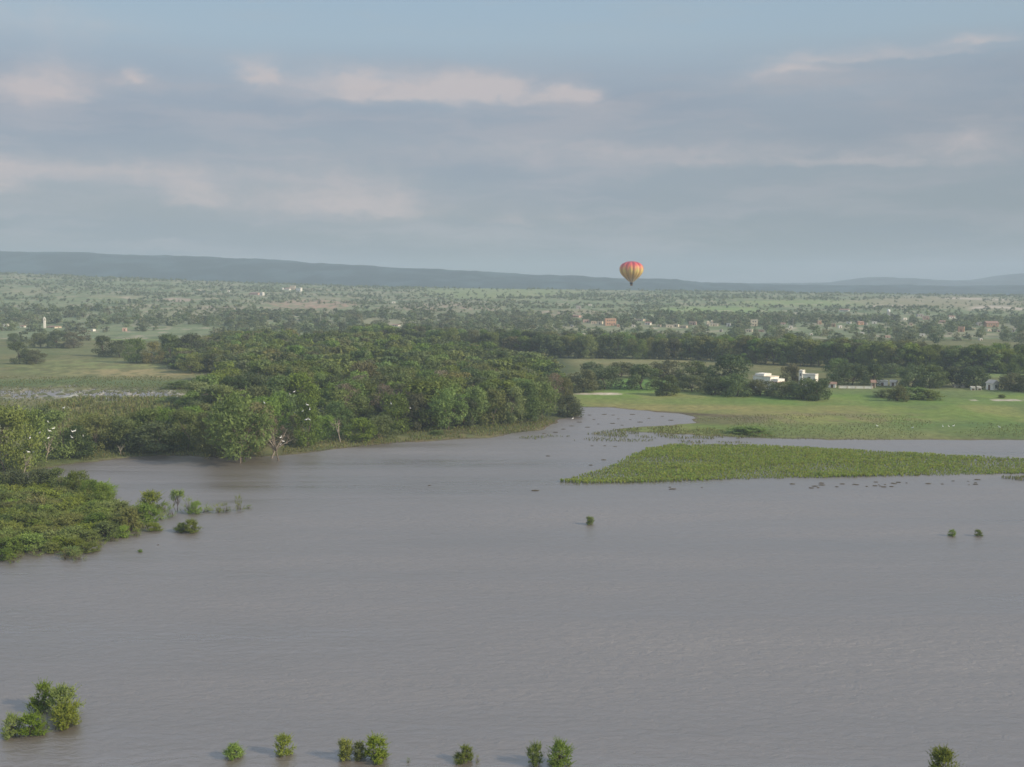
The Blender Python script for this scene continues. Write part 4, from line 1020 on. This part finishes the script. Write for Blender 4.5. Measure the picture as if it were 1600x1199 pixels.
# water tower
x, y, z = place(1388, 503); k = PXM(y); e = empty('water_tower', (x, y, z)); tag(e, 'white water tank on tall thin legs above the right village', 'water tower')
H = 19 * k; tw = 2.4 * k
def lathe(prof, n=20):
    vs = []; fs = []
    for r, zz in prof:
        for i in range(n): a = 2 * math.pi * i / n; vs.append((r * math.cos(a), r * math.sin(a), zz))
    for j in range(len(prof) - 1):
        for i in range(n): i2 = (i + 1) % n; fs.append((j * n + i, j * n + i2, (j + 1) * n + i2, (j + 1) * n + i))
    return np.array(vs), np.array(fs)
tk = np_mesh('tank', *lathe([(.05, H - tw * 1.9), (tw * .8, H - tw * 1.7), (tw, H - tw * 1.3), (tw, H - tw * .5), (tw * .75, H - tw * .1), (.05, H + .3)]), smooth=True); link('tank', tk, M_TANK, e)
for sx_, sy_ in ((-1, -1), (1, -1), (1, 1), (-1, 1)):
    v_, f_ = tube([(sx_ * tw * .95, sy_ * tw * .95, -.5), (sx_ * tw * .6, sy_ * tw * .6, H - tw * 1.5)], [.22, .2]); link('leg', np_mesh('leg', v_, f_), M_STEEL, e)
br = []
for hz in (.25, .5):
    s_ = tw * (.95 - .35 * hz); br += [box(-s_, s_, -s_ - .06, -s_ + .06, H * hz, H * hz + .14), box(-s_, s_, s_ - .06, s_ + .06, H * hz, H * hz + .14), box(-s_ - .06, -s_ + .06, -s_ + .06, s_ - .06, H * hz, H * hz + .14), box(s_ - .06, s_ + .06, -s_ + .06, s_ - .06, H * hz, H * hz + .14)]
obj('brace', br, M_STEEL, e)
v_, f_ = tube([(0, 0, -.5), (0, 0, H - tw * 1.8)], [.3, .3]); link('pipe', np_mesh('pipe', v_, f_), M_STEEL, e)

def upole(u, v, hp, lab):
    x, y, z = place(u, v); k = PXM(y); h = hp * k; e = empty('utility_pole', (x, y, z), R(20)); tag(e, lab, 'utility pole', 'utility poles about the village')
    v_, f_ = tube([(0, 0, -.5), (0, 0, h)], [.20, .13]); link('post', np_mesh('post', v_, f_, smooth=True), M_POLE, e)
    obj('crossarm', [box(-1, 1, -.08, .08, h - .7, h - .55)], M_POLE, e)
for a in [(1279, 518, 22, 'taller grey pole beside the brown tall house'), (1273, 517, 12, 'shorter grey pole beside the brown tall house'), (1239, 511, 13, 'grey pole standing at the end of the side track'),
          (1203, 515, 12, 'grey pole at the start of the side track'), (1384, 522, 18, 'grey pole in the trees below the water tower'), (511, 510, 10, 'grey pole in the green gap behind the riverside wood'),
          (501, 506, 12, 'thin pole left of the one in the green gap'), (146, 508, 12, 'grey pole above the tiny white hut at left')]: upole(*a)

# farm compound
def compound():
    x, y, z = place(1200, 608); k = PXM(y)
    e = empty('villa', (x, y + 4, z), R(-52)); tag(e, 'large white flat roofed villa among dark trees across the pasture', 'villa')
    a = 9.0; bdp = 5.6; h = 5.0
    obj('wall', [box(-a / 2, a / 2, -bdp / 2, bdp / 2, -.5, h)], MP['white'], e)
    rf = obj('roof', [box(-a / 2 - .15, a / 2 + .15, -bdp / 2 - .15, bdp / 2 + .15, h, h + .22)], MP['cream'], e)
    obj('upper_block', [box(-a / 2 + .6, -a / 2 + 5.4, -bdp / 2 + .5, bdp / 2 - .5, h + .22, h + 1.1)], MP['white'], e)
    obj('wing', [box(a / 2 + .002, a / 2 + 3.2, -bdp / 2 + .8, bdp / 2 - .3, -.5, 4.3)], MP['white'], e)
    obj('porch_roof', [box(a / 2 + .4, a / 2 + 4.2, -bdp / 2 - .6, bdp / 2 - .6, 3.02, 3.2)], M_TILE, e)
    for i in range(3): window(e, -a / 2 + a * (i + 1) / 4, -bdp / 2, 2.6, 1.0, 1.2, 'x')
    window(e, 0.6, a / 2 , 3.7, 1.0, .9, 'y'); obj('door', [box(-.2, .9, -bdp / 2 - .05, -bdp / 2 + .01, 0, 2.1)], M_DOOR, e)
compound()
house('farm_house', 1268, 604, 20, 19, 'white', 'second white flat roofed house right of the villa', 'flat', R(-35), .7)
house('farm_house', 1254, 602, 6, 23, 'white', 'small raised white block on the second house by the villa', 'flat', R(-35), .9)
house('farm_hut', 1302, 606, 11, 9, 'white', 'small white hut with red tiled roof right of the second house', 'tile', R(-20))
house('farm_shed', 1380, 603, 16, 8, 'white', 'low white farm building under the trees', 'flat', R(-12), .6)
house('farm_shed', 1398, 604, 9, 10, 'white', 'gabled white farm building right of the low one', 'slab', R(-30), 1.0)
house('farm_shed', 1366, 606, 6, 12, 'cream', 'cream gate house left of the low white farm building', 'tile', R(-10), 1.0)
house('farm_shed', 1500, 606, 16, 4.5, 'cream', 'low cream byre beneath the broad dark tree', 'flat', R(-8), .5)
house('farm_hut', 1522, 610, 6, 5, 'white', 'white hut left of two below the broad dark tree', 'flat', R(-12))
house('farm_hut', 1532, 610, 5, 5, 'white', 'white hut right of two below the broad dark tree', 'flat', R(-12))
house('gabled_shed', 1554, 610, 12, 16, 'white', 'tall white gabled shed near the right edge of the pasture', 'slab', R(-62), 1.3)
x0, y0, z0 = place(1310, 607); x1, y1, z1 = place(1364, 608)
e = empty('farm_wall', (x0, y0, z0), math.atan2(y1 - y0, x1 - x0)); tag(e, 'long low white boundary wall running right from the red roofed hut', 'wall')
L = math.hypot(x1 - x0, y1 - y0); obj('masonry', [box(0, L, -.15, .15, -.4, 1.0)], MP['white'], e); obj('coping', [box(-.05, L + .05, -.2, .2, 1.0, 1.1)], M_SLAB, e)
obj('pier', [box(q_ - .2, q_ + .2, -.22, -.152, -.4, .99) for q_ in np.linspace(.3, L - .3, 5)], MP['cream'], e)

# ---------------------------------------------------------------- egrets
def egret(wings=False):
    parts = []
    prof = [(-.30, .01, .02), (-.22, .05, .03), (-.08, .10, .02), (.05, .11, .04), (.15, .07, .10)]
    parts.append(tube([(p_, 0, .42 + q_) for p_, r_, q_ in prof], [r_ for p_, r_, q_ in prof], 10))
    parts.append(tube([(.13, 0, .50), (.22, 0, .58), (.17, 0, .68), (.20, 0, .78), (.26, 0, .82)], [.055, .038, .03, .03, .036], 8))
    parts.append(tube([(-.2, .0, .47), (-.32, 0, .38), (-.40, 0, .33)], [.07, .05, .012], 8))
    v, f = join(parts); body = np_mesh('egret_body', v, f, smooth=True)
    v, f = tube([(.27, 0, .82), (.33, 0, .81), (.40, 0, .79)], [.022, .015, .003], 6); beak = np_mesh('egret_beak', v, f)
    legs = []
    for s in (-.04, .04): legs.append(np_mesh('egret_leg', *tube([(.0, s, .40), (-.03, s, .2), (.01, s, .0), (.07, s, -.01)], [.014, .011, .010, .006], 5)))
    return body, beak, legs
EB, EK, ELG = egret()
M_EG = simple('white_plumage', (.88, .88, .86), .7, .03); M_BK = simple('yellow_beak', (.7, .45, .08), .5); M_LG = simple('dark_leg', (.05, .05, .045), .6)
EB.materials.append(M_EG); EK.materials.append(M_BK); [l.materials.append(M_LG) for l in ELG]
TA = np.array(TREES)
def perch(u, v):
    dx, dy, dz = [float(q) for q in ray(u, v)]; D = np.array([dx, dy, dz]); best = None
    for (x, y, z, h, w) in TREES:
        if y > 520 or abs(x - dx * y / dy) > w: continue
        c = np.array([x, y, z + h * .55]); r = np.array([w * .47, w * .47, h * .47]); o = (np.array([0, 0, CAMZ]) - c) / r; dd = D / r
        A_ = dd @ dd; B_ = 2 * o @ dd; C_ = o @ o - 1; disc = B_ * B_ - 4 * A_ * C_
        if disc > 0:
            t = (-B_ - math.sqrt(disc)) / (2 * A_)
            if t > 50 and (best is None or t < best): best = t
    if best is None: return place(u, v)
    best -= .4; return dx * best, dy * best, CAMZ + dz * best
birds = [(100, 639, 'upper left of the pair at the top of the left egret trees'), (107, 638, 'upper right of the pair at the top of the left egret trees'), (75, 661, 'alone before the dark gap in the left egret trees'),
 (84, 671, 'at the tip of the bleached branch on the left'), (77, 675, 'just above the fork of the bleached branch'), (62, 678, 'left of the bleached branch'), (47, 686, 'lower left of the bleached branch'),
 (113, 676, 'largest looking, right of the bleached branch'), (117, 675, 'touching the largest looking egret on the right'), (112, 685, 'below the largest looking egret'), (130, 683, 'rightmost of the left egret trees'), (76, 686, 'at the foot of the bleached branch'),
 (44, 708, 'left of two on the pale dead stump'), (52, 708, 'right of two on the pale dead stump'), (413, 631, 'alone in the crown above the big flooded willow'), (453, 617, 'lower of the two highest in the middle wood'),
 (460, 613, 'highest of all in the middle wood'), (480, 634, 'above the narrow yellow green tree'), (473, 644, 'left of the pair over the narrow tree'), (484, 641, 'right of the pair over the narrow tree'), (460, 646, 'left of the narrow yellow green tree'),
 (479, 657, 'left of two side by side on the narrow tree'), (483, 657, 'right of two side by side on the narrow tree'), (428, 686, 'left on the bare reddish tree'), (439, 685, 'top on the bare reddish tree'), (442, 691, 'right on the bare reddish tree'),
 (438, 696, 'lowest on the bare reddish tree'), (611, 632, 'on the yellow green tree left of the white trunks'), (641, 639, 'on top of the tall white dead trunk'), (895, 655, 'standing in the shallows at the inlet mouth'),
 (1370, 667, 'left and alone in the right pasture'), (1426, 670, 'left of the row in the right pasture'), (1473, 668, 'third from the right of the pasture row'), (1482, 668, 'second of the close pair in the pasture'), (1490, 667, 'at the end of the close trio in the pasture'), (1561, 669, 'farthest right in the pasture')]
for i, (u, v, lab) in enumerate(birds):
    if v > 655 and u > 890: x, y, z = place(u, v + 1.5); z += .0
    else: x, y, z = perch(u, v + 2.0)
    e = empty('egret', (x, y, z), (i * 2.4) % 6.28, (1.25, 1.25, 1.25)); tag(e, 'white egret ' + lab, 'egret', 'white egrets')
    link('body', EB, None, e); link('beak', EK, None, e)
    for l in ELG: link('leg', l, None, e)

# ---------------------------------------------------------------- hot-air balloon
YB = 800.0; kB = PXM(YB)
dx, dy, dz = [float(q) for q in ray(986.5, 446.5)]; t = YB / dy
bx_, by_, bz_ = dx * t, dy * t, CAMZ + dz * t
e = empty('hot_air_balloon', (bx_, by_, bz_)); tag(e, 'red, orange and yellow striped hot air balloon floating above the valley', 'hot air balloon')
Rm = 17.8 * kB; H0 = 5.0 * kB; H1 = 38.0 * kB
NG = 20; SUB = 6; NZ = 44
prof = []
for j in range(NZ + 1):
    t = j / NZ            # mouth to crown
    a = t
    # teardrop: straight cone below, round shoulder above
    zc = H0 + (H1 - H0) * t
    zm = .615
    if t < zm: s = t / zm; r = Rm * (.15 + .85 * math.sin(s * math.pi / 2) ** 1.02)
    else: s = (t - zm) / (1 - zm); r = Rm * math.sqrt(max(0, 1 - s ** 2.35))
    prof.append((r, zc))
vs = []; cs = []
reds = [(.0, (.80, .76, .62)), (.10, (.80, .70, .50)), (.22, (.70, .55, .22)), (.38, (.78, .58, .18)), (.50, (.90, .68, .22)), (.58, (.90, .58, .20)), (.68, (.90, .36, .15)), (.78, (.84, .17, .12)), (.88, (.66, .10, .13)), (1.0, (.44, .06, .12))]
tt = [q_[0] for q_ in reds]; cc3 = np.array([q_[1] for q_ in reds]); nn = NG * SUB
for j, (r, zc) in enumerate(prof):
    for i in range(nn):
        ph = (i % SUB) / SUB; bul = 1 + .050 * abs(math.sin(math.pi * ph)) * min(1, r / Rm * 1.2)
        a = 2 * math.pi * i / nn; vs.append((r * bul * math.cos(a), r * bul * math.sin(a), zc))
        g_ = i // SUB; tq = j / NZ + (.035 if g_ % 2 else -.035) ; cl = np.array([np.interp(tq, tt, cc3[:, q_]) for q_ in range(3)])
        cs.append(np.clip(cl * (1.2 if g_ % 2 == 0 else .78), 0, .93))
fs = [(j * nn + i, j * nn + (i + 1) % nn, (j + 1) * nn + (i + 1) % nn, (j + 1) * nn + i) for j in range(NZ) for i in range(nn)]
m, b = mat_new('balloon_fabric'); at = b.n('ShaderNodeAttribute', attribute_name='cover')
p = b.n('ShaderNodeBsdfPrincipled'); b.put(p.inputs['Base Color'], at.outputs[0]); p.inputs['Roughness'].default_value = .45
tr = b.n('ShaderNodeBsdfTranslucent'); b.put(tr.inputs[0], at.outputs[0]); mx = b.n('ShaderNodeMixShader'); mx.inputs[0].default_value = .3
m.node_tree.links.new(p.outputs[0], mx.inputs[1]); m.node_tree.links.new(tr.outputs[0], mx.inputs[2]); finish(m, b, mx.outputs[0])
env = link('envelope', np_mesh('envelope', vs, fs, np.array(cs), smooth=True), m, e)
M_DK = simple('black_nomex', (.03, .03, .035), .8); M_WK = simple('wicker', (.16, .09, .045), .8, .2, 8); M_RP = simple('rope', (.2, .18, .15), .8)
r0 = prof[0][0]
sk = link('skirt', np_mesh('skirt', *lathe([(r0 * .72, H0 - 1.3), (r0 * .85, H0 - .7), (r0 * 1.0, H0 + .02)], 24), smooth=True), M_DK, e)
obj('basket', [box(-.8, .8, -.6, .6, 0, 1.1), box(-.88, .88, -.68, .68, 1.1, 1.2), box(-.86, .86, -.66, .66, -.08, 0)], M_WK, e)
obj('burner', [box(-.35, .35, -.3, .3, 2.0, 2.3), box(-.3, -.1, -.1, .1, 2.3, 2.7), box(.1, .3, -.1, .1, 2.3, 2.7)], M_STEEL, e)
for sx_, sy_ in ((-1, -1), (1, -1), (1, 1), (-1, 1)):
    link('rope', np_mesh('rope', *tube([(sx_ * .8, sy_ * .6, 1.2), (sx_ * r0 * .55, sy_ * r0 * .5, H0 - 1.2)], [.05, .04])), M_RP, e)

# ---------------------------------------------------------------- haze
hm = bpy.data.materials.new('valley_haze'); hm.use_nodes = True; hm.node_tree.nodes.clear()
ho = hm.node_tree.nodes.new('ShaderNodeOutputMaterial'); hv = hm.node_tree.nodes.new('ShaderNodeVolumePrincipled')
hv.inputs['Color'].default_value = (.58, .70, .82, 1); hv.inputs['Density'].default_value = .00023; hv.inputs['Anisotropy'].default_value = .0
hm.node_tree.links.new(hv.outputs[0], ho.inputs['Volume'])
v_, f_ = box(-7300, 7300, -7300, 7300, -4.0, 165.0)
tag(link('haze', np_mesh('haze', v_, f_), hm), 'thin bluish haze lying over the valley', 'haze', None, 'stuff')
